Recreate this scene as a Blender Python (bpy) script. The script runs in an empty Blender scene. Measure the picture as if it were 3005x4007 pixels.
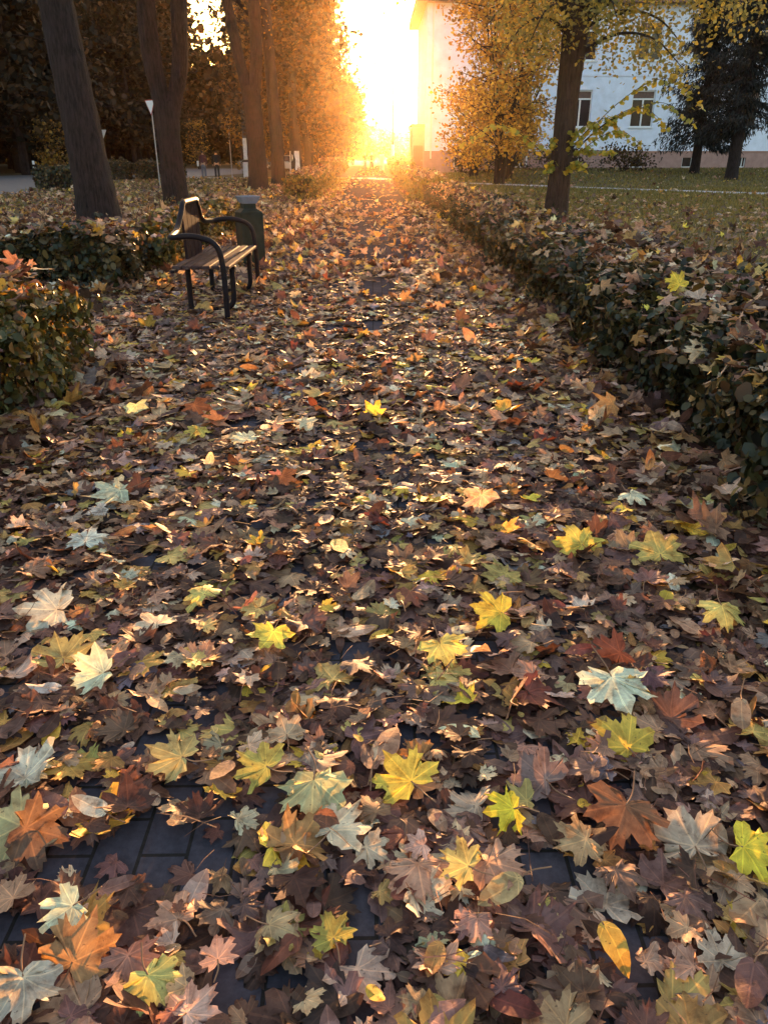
import bpy, math, random
import numpy as np
from mathutils import Vector, Matrix

rng = np.random.default_rng(7)
random.seed(7)
scene = bpy.context.scene
COL = scene.collection
R = math.radians

# ------------------------------------------------------------------ camera numbers (metres)
EYE = 1.45
PITCH, YAW = R(24.88), R(0.803)
FPX = 3009.0
_F = np.array([math.sin(YAW)*math.cos(PITCH), math.cos(YAW)*math.cos(PITCH), -math.sin(PITCH)])
_Rt = np.array([math.cos(YAW), -math.sin(YAW), 0.0])
_U = np.cross(_Rt, _F)
def seen_at(P):
    """fractions of the picture (0..1 from left / top) and depth of world points"""
    v = np.asarray(P, float) - np.array([0, 0, EYE])
    zc = np.maximum(v @ _F, 1e-3)
    return (1502.5 + FPX*(v @ _Rt)/zc)/3005, (2003.5 - FPX*(v @ _U)/zc)/4007, v @ _F

# ------------------------------------------------------------------ materials
def new_mat(name):
    m = bpy.data.materials.new(name); m.use_nodes = True
    nt = m.node_tree; nt.nodes.clear()
    out = nt.nodes.new('ShaderNodeOutputMaterial')
    return m, nt, out
def N(nt, t, **kw):
    n = nt.nodes.new(t)
    for k, v in kw.items(): setattr(n, k, v)
    return n
def L(nt, a, b): nt.links.new(a, b)
def math_n(nt, op, a, b=None, c=None):
    n = N(nt, 'ShaderNodeMath', operation=op)
    for i, v in enumerate((a, b, c)):
        if v is None: continue
        if isinstance(v, (int, float)): n.inputs[i].default_value = v
        else: L(nt, v, n.inputs[i])
    return n.outputs[0]
def mix_rgb(nt, fac, a, b, mode='MIX'):
    n = N(nt, 'ShaderNodeMix', data_type='RGBA', blend_type=mode)
    for i, v in ((0, fac), (6, a), (7, b)):
        if isinstance(v, (int, float)): n.inputs[i].default_value = v
        elif isinstance(v, tuple): n.inputs[i].default_value = (*v, 1)
        else: L(nt, v, n.inputs[i])
    return n.outputs[2]
def noise(nt, scale, detail=4, rough=.55, coord='Object', stretch=None):
    src = N(nt, 'ShaderNodeNewGeometry').outputs['Position'] if coord == 'Position' else N(nt, 'ShaderNodeTexCoord').outputs[coord]
    if stretch:
        mp = N(nt, 'ShaderNodeMapping'); mp.inputs['Scale'].default_value = stretch
        L(nt, src, mp.inputs[0]); src = mp.outputs[0]
    n = N(nt, 'ShaderNodeTexNoise'); n.inputs['Scale'].default_value = scale
    n.inputs['Detail'].default_value = detail; n.inputs['Roughness'].default_value = rough
    L(nt, src, n.inputs['Vector'])
    return n.outputs['Fac']
def ramp(nt, fac, stops):
    n = N(nt, 'ShaderNodeValToRGB')
    cr = n.color_ramp
    while len(cr.elements) < len(stops): cr.elements.new(0.5)
    for e, (p, c) in zip(cr.elements, stops): e.position = p; e.color = (*c, 1)
    L(nt, fac, n.inputs[0]); return n.outputs[0]
def simple(name, col, rough=.6, var=.25, scale=6., spec=.4, metal=0., bump=0., stretch=None, detail=5):
    m, nt, out = new_mat(name)
    p = N(nt, 'ShaderNodeBsdfPrincipled')
    f = noise(nt, scale, detail, stretch=stretch)
    lo = tuple(c*(1-var) for c in col); hi = tuple(min(1, c*(1+var)) for c in col)
    L(nt, ramp(nt, f, [(.3, lo), (.7, hi)]), p.inputs['Base Color'])
    p.inputs['Roughness'].default_value = rough
    p.inputs['Specular IOR Level'].default_value = spec
    p.inputs['Metallic'].default_value = metal
    if bump:
        b = N(nt, 'ShaderNodeBump'); b.inputs['Strength'].default_value = bump; b.inputs['Distance'].default_value = .02
        L(nt, f, b.inputs['Height']); L(nt, b.outputs[0], p.inputs['Normal'])
    L(nt, p.outputs[0], out.inputs[0])
    return m

def leaf_material(name, trans=.3, rough=.5, veins=False, spec=.5, warm=(1, .8, .5)):
    m, nt, out = new_mat(name)
    at = N(nt, 'ShaderNodeAttribute', attribute_name='Col')
    col = at.outputs['Color']
    p = N(nt, 'ShaderNodeBsdfPrincipled')
    if veins:
        uv = N(nt, 'ShaderNodeUVMap'); sp = N(nt, 'ShaderNodeSeparateXYZ'); L(nt, uv.outputs[0], sp.inputs[0])
        u = math_n(nt, 'SUBTRACT', sp.outputs[0], .5); v = math_n(nt, 'SUBTRACT', sp.outputs[1], .2)
        ang = math_n(nt, 'ARCTAN2', u, v)
        r = math_n(nt, 'SQRT', math_n(nt, 'ADD', math_n(nt, 'MULTIPLY', u, u), math_n(nt, 'MULTIPLY', v, v)))
        step = R(45)
        a2 = math_n(nt, 'SUBTRACT', math_n(nt, 'FLOORED_MODULO', math_n(nt, 'ADD', ang, step/2), step), step/2)
        dist = math_n(nt, 'MULTIPLY', math_n(nt, 'ABSOLUTE', a2), r)
        vein = math_n(nt, 'LESS_THAN', dist, .009)
        # finer side veins: waves along each lobe
        along = math_n(nt, 'ADD', r, math_n(nt, 'MULTIPLY', dist, -1.1))
        sv = math_n(nt, 'GREATER_THAN', math_n(nt, 'SINE', math_n(nt, 'MULTIPLY', along, 62.)), .93)
        vv = math_n(nt, 'MAXIMUM', math_n(nt, 'MULTIPLY', vein, .55), math_n(nt, 'MULTIPLY', sv, .16))
        n1 = noise(nt, 19, 7, .66, 'Position')
        blot = ramp(nt, n1, [(.30, (.38, .29, .25)), (.46, (.88, .82, .78)), (.58, (1.08, 1.06, 1.02)), (.74, (1.38, 1.32, 1.22))])
        col = mix_rgb(nt, 1., col, blot, 'MULTIPLY')
        n2 = noise(nt, 85, 2, .5, 'Position')
        eb = math_n(nt, 'GREATER_THAN', math_n(nt, 'ADD', r, math_n(nt, 'MULTIPLY', n1, .55)), .76)
        col = mix_rgb(nt, math_n(nt, 'MULTIPLY', eb, .55), col, mix_rgb(nt, 1., col, (.50, .36, .30), 'MULTIPLY'))
        spots = math_n(nt, 'GREATER_THAN', n2, .69)
        col = mix_rgb(nt, math_n(nt, 'MULTIPLY', spots, .6), col, (.05, .03, .025))
        lighter = mix_rgb(nt, 1., col, (1.9, 1.75, 1.5), 'MULTIPLY')
        col = mix_rgb(nt, vv, col, lighter)
        b = N(nt, 'ShaderNodeBump'); b.inputs['Strength'].default_value = .7; b.inputs['Distance'].default_value = .005
        hgt = math_n(nt, 'ADD', math_n(nt, 'MULTIPLY', n1, .8), math_n(nt, 'MULTIPLY', vv, -.9))
        L(nt, hgt, b.inputs['Height']); L(nt, b.outputs[0], p.inputs['Normal'])
    L(nt, col, p.inputs['Base Color'])
    p.inputs['Roughness'].default_value = rough
    p.inputs['Specular IOR Level'].default_value = spec
    t = N(nt, 'ShaderNodeBsdfTranslucent')
    L(nt, mix_rgb(nt, 1., col, tuple(1.5*c for c in warm), 'MULTIPLY'), t.inputs['Color'])
    mx = N(nt, 'ShaderNodeMixShader'); mx.inputs[0].default_value = trans
    L(nt, p.outputs[0], mx.inputs[1]); L(nt, t.outputs[0], mx.inputs[2])
    L(nt, mx.outputs[0], out.inputs[0])
    return m

M_litter = leaf_material('fallen leaf', .20, .66, True, .22, (1, .92, .66))
M_foliage = leaf_material('living leaf', .45, .5, False, .3)
M_needle = leaf_material('needles', .12, .7, False, .15)
M_hedgeleaf = leaf_material('hedge leaf', .32, .45, False, .4)

M_dim = leaf_material('dull leaf', .16, .6, False, .2)

def bark_material(name, dark, light):
    m, nt, out = new_mat(name)
    p = N(nt, 'ShaderNodeBsdfPrincipled')
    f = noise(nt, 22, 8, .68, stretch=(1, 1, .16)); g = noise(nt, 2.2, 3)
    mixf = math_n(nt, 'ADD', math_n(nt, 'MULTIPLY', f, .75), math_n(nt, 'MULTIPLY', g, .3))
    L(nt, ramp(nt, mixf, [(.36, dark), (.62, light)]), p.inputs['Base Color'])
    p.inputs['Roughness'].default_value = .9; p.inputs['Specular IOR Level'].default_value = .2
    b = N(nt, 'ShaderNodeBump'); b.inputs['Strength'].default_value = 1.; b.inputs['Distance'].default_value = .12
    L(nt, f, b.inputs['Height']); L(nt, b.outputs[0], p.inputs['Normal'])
    L(nt, p.outputs[0], out.inputs[0]); return m
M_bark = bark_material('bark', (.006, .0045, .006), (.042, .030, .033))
M_bark2 = bark_material('brown bark', (.020, .012, .011), (.070, .044, .036))
M_white = simple('whitewash', (.68, .68, .70), .85, .18, 9, .2, bump=.3)

# ------------------------------------------------------------------ object helpers
def tag(o, label=None, cat=None, group=None, kind=None):
    if label: o['label'] = label
    if cat: o['category'] = cat
    if group: o['group'] = group
    if kind: o['kind'] = kind
    return o
def thing(name, loc=(0, 0, 0), rz=0., label=None, cat=None, group=None):
    o = bpy.data.objects.new(name, None); COL.objects.link(o)
    o.location = loc; o.rotation_euler = (0, 0, rz); o.empty_display_size = .2
    return tag(o, label, cat, group)
def build(name, V, faces, mat, parent=None, col=None, uv=None, smooth=False, loc=None, mats=None, midx=None):
    """V (n,3); faces: (m,3)/(m,4) array or list of polygons"""
    me = bpy.data.meshes.new(name)
    V = np.asarray(V, np.float32)
    if isinstance(faces, np.ndarray):
        k = faces.shape[1]; nf = len(faces)
        me.vertices.add(len(V)); me.vertices.foreach_set('co', V.ravel())
        me.loops.add(nf*k); me.loops.foreach_set('vertex_index', faces.astype(np.int32).ravel())
        me.polygons.add(nf); me.polygons.foreach_set('loop_start', np.arange(0, nf*k, k, dtype=np.int32))
        if uv is not None:
            ul = me.uv_layers.new(name='UVMap'); ul.data.foreach_set('uv', np.asarray(uv, np.float32)[faces.ravel()].ravel())
    else:
        me.from_pydata(V.tolist(), [], [list(map(int, f)) for f in faces])
    if col is not None:
        ca = me.attributes.new('Col', 'FLOAT_COLOR', 'POINT')
        c4 = np.ones((len(V), 4), np.float32); c4[:, :3] = col; ca.data.foreach_set('color', c4.ravel())
    for mm in (mats or [mat]): me.materials.append(mm)
    if midx is not None: me.polygons.foreach_set('material_index', np.asarray(midx, np.int32))
    me.update(calc_edges=True); me.validate()
    if smooth: me.polygons.foreach_set('use_smooth', np.ones(len(me.polygons), bool))
    o = bpy.data.objects.new(name, me); COL.objects.link(o)
    if parent is not None: o.parent = parent
    if loc is not None: o.location = loc
    return o
class MB:
    """collects closed shapes for one mesh"""
    def __init__(s): s.V = []; s.F = []; s.n = 0
    def add(s, V, F):
        V = np.asarray(V, float); s.V.append(V); s.F += [[i+s.n for i in f] for f in F]; s.n += len(V); return s
    def box(s, lo, hi, bev=0.):
        x0, y0, z0 = lo; x1, y1, z1 = hi
        if bev <= 0:
            V = [(x, y, z) for x in (x0, x1) for y in (y0, y1) for z in (z0, z1)]
            F = [(0, 1, 3, 2), (4, 6, 7, 5), (0, 4, 5, 1), (2, 3, 7, 6), (0, 2, 6, 4), (1, 5, 7, 3)]
            return s.add(V, F)
        b = bev
        rings = []
        for z, i in ((z0, b), (z0+b, 0), (z1-b, 0), (z1, b)):
            xa, xb, ya, yb = x0+i, x1-i, y0+i, y1-i
            rings.append([(xa+b, ya, z), (xb-b, ya, z), (xb, ya+b, z), (xb, yb-b, z), (xb-b, yb, z), (xa+b, yb, z), (xa, yb-b, z), (xa, ya+b, z)])
        V = [p for r in rings for p in r]; F = []
        for k in range(3):
            for j in range(8): F.append((k*8+j, k*8+(j+1) % 8, (k+1)*8+(j+1) % 8, (k+1)*8+j))
        F.append(tuple(range(7, -1, -1))); F.append(tuple(range(24, 32)))
        return s.add(V, F)
    def tube(s, P, rad, n=10, jit=0., cap=True, squash=None):
        P = np.asarray(P, float); k = len(P); rad = np.full(k, rad) if np.isscalar(rad) else np.asarray(rad, float)
        T = np.gradient(P, axis=0); T /= np.linalg.norm(T, axis=1)[:, None]+1e-9
        ref = np.array([0, 0, 1.]) if abs(T[0, 2]) < .9 else np.array([1., 0, 0])
        a = np.cross(T[0], ref); a /= np.linalg.norm(a)
        V = []
        ph = np.linspace(0, 2*np.pi, n, endpoint=False)
        lump = 1+jit*rng.normal(size=n)
        for i in range(k):
            a = a - T[i]*(a @ T[i]); a /= np.linalg.norm(a)+1e-9
            b = np.cross(T[i], a)
            l2 = lump*(1+jit*.6*rng.normal(size=n))
            V.append(P[i]+rad[i]*(l2*np.cos(ph))[:, None]*a+rad[i]*(l2*np.sin(ph))[:, None]*b)
        V = np.concatenate(V); F = []
        for i in range(k-1):
            for j in range(n): F.append((i*n+j, i*n+(j+1) % n, (i+1)*n+(j+1) % n, (i+1)*n+j))
        if cap: F.append(tuple(range(n-1, -1, -1))); F.append(tuple(range((k-1)*n, k*n)))
        return s.add(V, F)
    def lathe(s, prof, n=16, c=(0, 0, 0), axis='z'):
        ph = np.linspace(0, 2*np.pi, n, endpoint=False); V = []
        for r, h in prof:
            for p in ph:
                v = (r*math.cos(p), r*math.sin(p), h)
                if axis == 'y': v = (v[0], v[2], v[1])
                if axis == 'x': v = (v[2], v[0], v[1])
                V.append((v[0]+c[0], v[1]+c[1], v[2]+c[2]))
        F = []
        for i in range(len(prof)-1):
            for j in range(n): F.append((i*n+j, i*n+(j+1) % n, (i+1)*n+(j+1) % n, (i+1)*n+j))
        F.append(tuple(range(n-1, -1, -1))); F.append(tuple(range((len(prof)-1)*n, len(prof)*n)))
        return s.add(V, F)
    def prism(s, poly, axis, a, b):
        """poly of (u,v) extruded from a to b along axis"""
        n = len(poly)
        def pt(u, v, w): return {'x': (w, u, v), 'y': (u, w, v), 'z': (u, v, w)}[axis]
        V = [pt(u, v, a) for u, v in poly]+[pt(u, v, b) for u, v in poly]
        F = [tuple(range(n)), tuple(range(2*n-1, n-1, -1))]+[(i, i+n, (i+1) % n+n, (i+1) % n) for i in range(n)]
        return s.add(V, F)
    def build(s, name, mat, parent=None, smooth=False, loc=None):
        import bmesh
        o = build(name, np.concatenate(s.V), s.F, mat, parent, smooth=smooth, loc=loc)
        bm = bmesh.new(); bm.from_mesh(o.data); bmesh.ops.recalc_face_normals(bm, faces=bm.faces); bm.to_mesh(o.data); bm.free()
        if smooth:
            try: o.data.set_sharp_from_angle(angle=R(38))
            except Exception: pass
        return o
def spline(P, m=8):
    P = np.asarray(P, float); Q = np.vstack([2*P[0]-P[1], P, 2*P[-1]-P[-2]]); out = []
    for i in range(1, len(Q)-2):
        p0, p1, p2, p3 = Q[i-1], Q[i], Q[i+1], Q[i+2]
        for t in np.linspace(0, 1, m, endpoint=False):
            out.append(.5*((2*p1)+(-p0+p2)*t+(2*p0-5*p1+4*p2-p3)*t*t+(-p0+3*p1-3*p2+p3)*t**3))
    out.append(P[-1]); return np.array(out)
def round_path(P, rad, m=6):
    """polyline with its corners rounded"""
    P = [np.asarray(p, float) for p in P]; out = [P[0]]
    for i in range(1, len(P)-1):
        a, b, c = P[i-1], P[i], P[i+1]; u = a-b; v = c-b
        ra = min(rad, .48*np.linalg.norm(u), .48*np.linalg.norm(v))
        s0 = b+u/np.linalg.norm(u)*ra; s1 = b+v/np.linalg.norm(v)*ra
        for t in np.linspace(0, 1, m+1): out.append((1-t)**2*s0+2*t*(1-t)*b+t*t*s1)
    out.append(P[-1]); return np.array(out)
def copy_tree(o, parent=None):
    c = o.copy(); COL.objects.link(c)
    if parent is not None: c.parent = parent
    for ch in [x for x in scene.objects if x.parent == o]: copy_tree(ch, c)
    return c

# ------------------------------------------------------------------ leaf templates
HALF = [(0, 1.0), (6, .86), (13, .86), (16, .72), (21, .66), (27, .58), (32, .70), (35, .84), (40, .83), (46, .98), (51, .84), (58, .83), (60, .68), (68, .56),
        (77, .62), (82, .74), (91, .80), (97, .66), (107, .62), (113, .46), (128, .48), (142, .30), (163, .15)]
HALF_LO = [(0, 1.0), (13, .82), (27, .57), (36, .82), (46, .98), (58, .80), (69, .54), (91, .79), (111, .46), (128, .46), (158, .16)]
HALF_MINI = [(0, 1.0), (25, .58), (46, .97), (69, .54), (94, .75), (140, .3)]
def maple(half, inner, seed):
    r = np.random.default_rng(seed)
    pts = [(a*(1+.04*r.normal()), rr*(1+.07*r.normal())) for a, rr in half]
    left = [(-a*(1+.04*r.normal()), rr*(1+.07*r.normal())) for a, rr in half[1:]][::-1]
    bd = pts+[(180, .06)]+left
    B = np.array([(rr*math.sin(R(a)), rr*math.cos(R(a))) for a, rr in bd])
    n = len(B)
    if inner:
        I = B*np.array([.5, .5])*(1+.15*r.normal(size=(n, 1))*0)
        rad = np.linalg.norm(B, axis=1, keepdims=True); I = B/rad*np.minimum(rad*.45, .22+.10*rad); I2 = B/rad*np.minimum(rad*.78, .40+.25*rad)
        V2 = np.vstack([[(0, 0)], I, I2, B]); T = []
        for i in range(n):
            j = (i+1) % n
            T += [(0, 1+j, 1+i), (1+i, 1+j, 1+n+j), (1+i, 1+n+j, 1+n+i), (1+n+i, 1+n+j, 1+2*n+j), (1+n+i, 1+2*n+j, 1+2*n+i)]
    else:
        V2 = np.vstack([[(0, 0)], B]); T = [(0, 1+(i+1) % n, 1+i) for i in range(n)]
    return V2, np.array(T)
def ovate(inner, seed):
    r = np.random.default_rng(seed); n = 16 if inner else 8
    B = []
    for i in range(n):
        t = 2*math.pi*i/n
        y = .5-.5*math.cos(t); w = .32*math.sin(t)*(1.15-.35*y)*(1+.06*r.normal())
        B.append((w, y*1.25-.1+(.06 if i == n//2 else 0)))
    B = np.array(B); V2 = np.vstack([[(0, .5)], B]); T = [(0, 1+i, 1+(i+1) % n) for i in range(n)]
    return V2, np.array(T)
def curl(V2, seed, amt):
    r = np.random.default_rng(seed+1000)
    x, y = V2[:, 0], V2[:, 1]; rr = np.hypot(x, y-.25); th = np.arctan2(x, y-.25)
    z = amt*(r.normal()*.28*rr**2 + .16*r.normal()*np.sin(2*th+r.uniform(0, 6))*rr + .14*r.normal()*np.sin(3*th+r.uniform(0, 6))*rr**2
             - r.normal(.1, .25)*np.abs(x)*.8 + .10*r.normal()*np.sin(5*th+r.uniform(0, 6))*rr**2)
    p = r.uniform(0, 6.28, 4); z += amt*.030*(np.sin(9*x+p[0])*np.sin(8*y+p[1])+.7*np.sin(17*x+p[2])*np.sin(15*y+p[3]))
    a = r.uniform(0, 6.28); s = x*math.cos(a)+(y-.25)*math.sin(a)
    z += amt*.55*max(0, r.normal(.2, .6))*np.maximum(0, s-.2)**2
    return np.column_stack([x, y-.25, z])
def templates(kind, lod, n, amt, seed):
    out = []
    for i in range(n):
        V2, T = {'hi': lambda: maple(HALF, True, seed+i), 'mid': lambda: maple(HALF_LO, False, seed+i), 'lo': lambda: maple(HALF_MINI, False, seed+i)}[lod]() if kind == 'maple' else ovate(lod == 'hi', seed+i)
        V = curl(V2, seed+i, amt*(.5+1.0*((i*7) % n)/n))
        uv = np.column_stack([V2[:, 0]*.5+.5, V2[:, 1]*.6+.2]) if kind == 'maple' else np.column_stack([V2[:, 0]*.5+.5, V2[:, 1]*.6+.2])
        out.append((V, T, uv))
    return out
def rot_mats(yaw, tilt, taxis):
    """rotate about z by yaw, then tilt about a horizontal axis at angle taxis"""
    c, s = np.cos(yaw), np.sin(yaw); n = len(yaw)
    Rz = np.zeros((n, 3, 3)); Rz[:, 0, 0] = c; Rz[:, 0, 1] = -s; Rz[:, 1, 0] = s; Rz[:, 1, 1] = c; Rz[:, 2, 2] = 1
    kx, ky = np.cos(taxis), np.sin(taxis); ct, st = np.cos(tilt), np.sin(tilt)
    Rt = np.zeros((n, 3, 3))
    Rt[:, 0, 0] = ct+kx*kx*(1-ct); Rt[:, 0, 1] = kx*ky*(1-ct); Rt[:, 0, 2] = ky*st
    Rt[:, 1, 0] = kx*ky*(1-ct); Rt[:, 1, 1] = ct+ky*ky*(1-ct); Rt[:, 1, 2] = -kx*st
    Rt[:, 2, 0] = -ky*st; Rt[:, 2, 1] = kx*st; Rt[:, 2, 2] = ct
    return Rt @ Rz
def scatter(tpls, idx, pos, rot, size, cols):
    """-> V, T, uv, col for all copies"""
    Vs, Ts, Us, Cs = [], [], [], []; off = 0
    for t in range(len(tpls)):
        w = np.where(idx == t)[0]
        if not len(w): continue
        V, T, uv = tpls[t]; k = len(V)
        X = np.einsum('nij,kj->nki', rot[w], V)*size[w][:, None, None]+pos[w][:, None, :]
        Vs.append(X.reshape(-1, 3)); Ts.append((T[None]+(np.arange(len(w))*k)[:, None, None]).reshape(-1, 3)+off)
        Us.append(np.tile(uv, (len(w), 1))); Cs.append(np.repeat(cols[w], k, axis=0)); off += len(w)*k
    return np.concatenate(Vs), np.concatenate(Ts), np.concatenate(Us), np.concatenate(Cs)

# ------------------------------------------------------------------ ground
def sstep(a, b, x): t = np.clip((x-a)/(b-a), 0, 1); return t*t*(3-2*t)
def height(x, y):
    x = np.asarray(x, float); y = np.asarray(y, float)
    h = .42*sstep(40, 68, y)*sstep(4, 12, x)
    return h
def ground_grid():
    xs = np.concatenate([np.linspace(-260, -60, 8), np.linspace(-50, 60, 90), np.linspace(75, 260, 8)])
    ys = np.concatenate([np.linspace(-60, -5, 6), np.linspace(-2, 120, 110), np.linspace(130, 270, 10)])
    X, Y = np.meshgrid(xs, ys); Z = height(X, Y)
    V = np.column_stack([X.ravel(), Y.ravel(), Z.ravel()]); nx, ny = len(xs), len(ys)
    i, j = np.meshgrid(np.arange(nx-1), np.arange(ny-1)); a = (j*nx+i).ravel()
    return V, np.column_stack([a, a+1, a+nx+1, a+nx])
m, nt, out = new_mat('lawn soil')
p = N(nt, 'ShaderNodeBsdfPrincipled')
n1 = noise(nt, .35, 5); n2 = noise(nt, 9, 8, .7)
c1 = ramp(nt, n2, [(.3, (.05, .046, .022)), (.5, (.10, .085, .04)), (.7, (.18, .135, .07))])
c2 = ramp(nt, n2, [(.3, (.05, .034, .024)), (.7, (.15, .10, .06))])
L(nt, mix_rgb(nt, ramp(nt, n1, [(.42, (0, 0, 0)), (.6, (1, 1, 1))]), c1, c2), p.inputs['Base Color'])
p.inputs['Roughness'].default_value = .95; p.inputs['Specular IOR Level'].default_value = .1
b = N(nt, 'ShaderNodeBump'); b.inputs['Strength'].default_value = .8; b.inputs['Distance'].default_value = .06
L(nt, n2, b.inputs['Height']); L(nt, b.outputs[0], p.inputs['Normal']); L(nt, p.outputs[0], out.inputs[0])
V, Fq = ground_grid()
tag(build('ground', V, Fq, m, smooth=True), kind='structure')

def strip(name, left, right, z, mat, n=40):
    """sheet between two polylines (same number of points), draped on the ground"""
    Lp = np.array(left, float); Rp = np.array(right, float)
    t = np.linspace(0, len(Lp)-1, n); k = np.arange(len(Lp))
    l = np.column_stack([np.interp(t, k, Lp[:, 0]), np.interp(t, k, Lp[:, 1])]); r = np.column_stack([np.interp(t, k, Rp[:, 0]), np.interp(t, k, Rp[:, 1])])
    rows = [l+(r-l)*s for s in np.linspace(0, 1, 5)]
    P = np.stack(rows, 1).reshape(-1, 2); V = np.column_stack([P, height(P[:, 0], P[:, 1])+z])
    F = np.array([(i*5+j, i*5+j+1, (i+1)*5+j+1, (i+1)*5+j) for i in range(n-1) for j in range(4)])
    return tag(build(name, V, F, mat), kind='structure')
# paving: dark concrete blocks 10 x 20 cm
m, nt, out = new_mat('paving blocks')
p = N(nt, 'ShaderNodeBsdfPrincipled')
tc = N(nt, 'ShaderNodeTexCoord'); mp = N(nt, 'ShaderNodeMapping'); mp.inputs['Rotation'].default_value = (0, 0, R(90)); L(nt, tc.outputs['Object'], mp.inputs[0])
br = N(nt, 'ShaderNodeTexBrick'); br.offset = .5; L(nt, mp.outputs[0], br.inputs['Vector'])
for k, v in (('Scale', 1.), ('Brick Width', .21), ('Row Height', .107), ('Mortar Size', .005), ('Mortar Smooth', .3), ('Bias', 0.)): br.inputs[k].default_value = v
br.inputs['Color1'].default_value = (.055, .052, .066, 1); br.inputs['Color2'].default_value = (.075, .066, .078, 1); br.inputs['Mortar'].default_value = (.032, .028, .026, 1)
nz = noise(nt, 40, 6, .7); nb = noise(nt, 1.3, 3)
cc = mix_rgb(nt, 1., br.outputs['Color'], ramp(nt, nz, [(.3, (.7, .7, .7)), (.7, (1.25, 1.25, 1.25))]), 'MULTIPLY')
cc = mix_rgb(nt, 1., cc, ramp(nt, nb, [(.35, (.75, .74, .76)), (.65, (1.15, 1.08, 1.05))]), 'MULTIPLY')
L(nt, cc, p.inputs['Base Color']); p.inputs['Roughness'].default_value = 1.; p.inputs['Specular IOR Level'].default_value = .0
b = N(nt, 'ShaderNodeBump'); b.inputs['Strength'].default_value = .4; b.inputs['Distance'].default_value = .005
hh = math_n(nt, 'ADD', math_n(nt, 'MULTIPLY', br.outputs['Fac'], -1.), math_n(nt, 'MULTIPLY', nz, .25)); L(nt, hh, b.inputs['Height'])
L(nt, b.outputs[0], p.inputs['Normal']); L(nt, p.outputs[0], out.inputs[0])
strip('path', [(-1.45, -4), (-1.45, 150)], [(1.15, -4), (1.15, 150)], .012, m, 100)
M_asph = simple('asphalt', (.085, .085, .10), .75, .25, 3., .4, bump=.15)
strip('crossing_path', [(-15, 60.5), (-4, 60.0), (.5, 59.0), (4.6, 49.4), (10.4, 41.8), (16.6, 35.0), (30, 22)], [(-15, 58.3), (-4, 57.9), (-.6, 57.2), (3.7, 48.4), (9.6, 40.7), (15.7, 33.3), (29, 20.5)], .016, simple('pale concrete', (.40, .38, .42), .8, .15, 4.), 80)
strip('road', [(-31, 10), (-30, 40), (-29, 64), (-26, 88), (-26, 102)], [(-11, 10), (-14.6, 34), (-15.0, 50), (-11.5, 72), (-8.6, 102)], .008, M_asph, 50)

# ------------------------------------------------------------------ sky, sun, air
SUN_AZ, SUN_EL = R(2.3), R(3.6)
S = Vector((math.sin(SUN_AZ)*math.cos(SUN_EL), math.cos(SUN_AZ)*math.cos(SUN_EL), math.sin(SUN_EL)))
w = bpy.data.worlds.new('World'); scene.world = w; w.use_nodes = True
nt = w.node_tree; nt.nodes.clear()
sk = N(nt, 'ShaderNodeTexSky', sky_type='NISHITA'); sk.sun_disc = False
sk.sun_elevation = SUN_EL; sk.sun_rotation = SUN_AZ; sk.air_density = 1.0; sk.dust_density = 3.5; sk.ozone_density = .8
bg = N(nt, 'ShaderNodeBackground'); bg.inputs['Strength'].default_value = .15
wo = N(nt, 'ShaderNodeOutputWorld'); L(nt, sk.outputs[0], bg.inputs[0]); L(nt, bg.outputs[0], wo.inputs[0])
sl = bpy.data.lights.new('sun', 'SUN'); sl.energy = 3.6; sl.angle = R(.53); sl.color = (1, .52, .21)
so = bpy.data.objects.new('sun', sl); COL.objects.link(so); so.rotation_euler = S.to_track_quat('Z', 'Y').to_euler(); so.location = (5, 100, 30)
HAZE_D = .00012
m, nt, out = new_mat('haze air')
pv = N(nt, 'ShaderNodeVolumePrincipled'); pv.inputs['Color'].default_value = (1, .66, .34, 1); pv.inputs['Density'].default_value = HAZE_D; pv.inputs['Anisotropy'].default_value = .92
L(nt, pv.outputs[0], out.inputs['Volume'])
hz = MB().box((-262, -62, -1.2), (262, 272, 24)).build('haze', m); tag(hz, kind='stuff')

scene.view_settings.view_transform = 'Standard'; scene.view_settings.look = 'None'
scene.view_settings.exposure = 3.05; scene.view_settings.gamma = 1.0
scene.cycles.max_bounces = 6; scene.cycles.diffuse_bounces = 3; scene.cycles.glossy_bounces = 2; scene.cycles.transmission_bounces = 3
scene.cycles.transparent_max_bounces = 4; scene.cycles.volume_bounces = 1
scene.cycles.use_denoising = True
scene.cycles.caustics_reflective = False; scene.cycles.caustics_refractive = False

cam = bpy.data.cameras.new('camera'); co = bpy.data.objects.new('camera', cam); COL.objects.link(co)
cam.sensor_fit = 'VERTICAL'; cam.sensor_height = 24; cam.lens = 24*FPX/4007; cam.clip_start = .05; cam.clip_end = 3000
co.location = (0, 0, EYE); co.rotation_euler = (math.pi/2-PITCH, 0, -YAW); scene.camera = co

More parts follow.
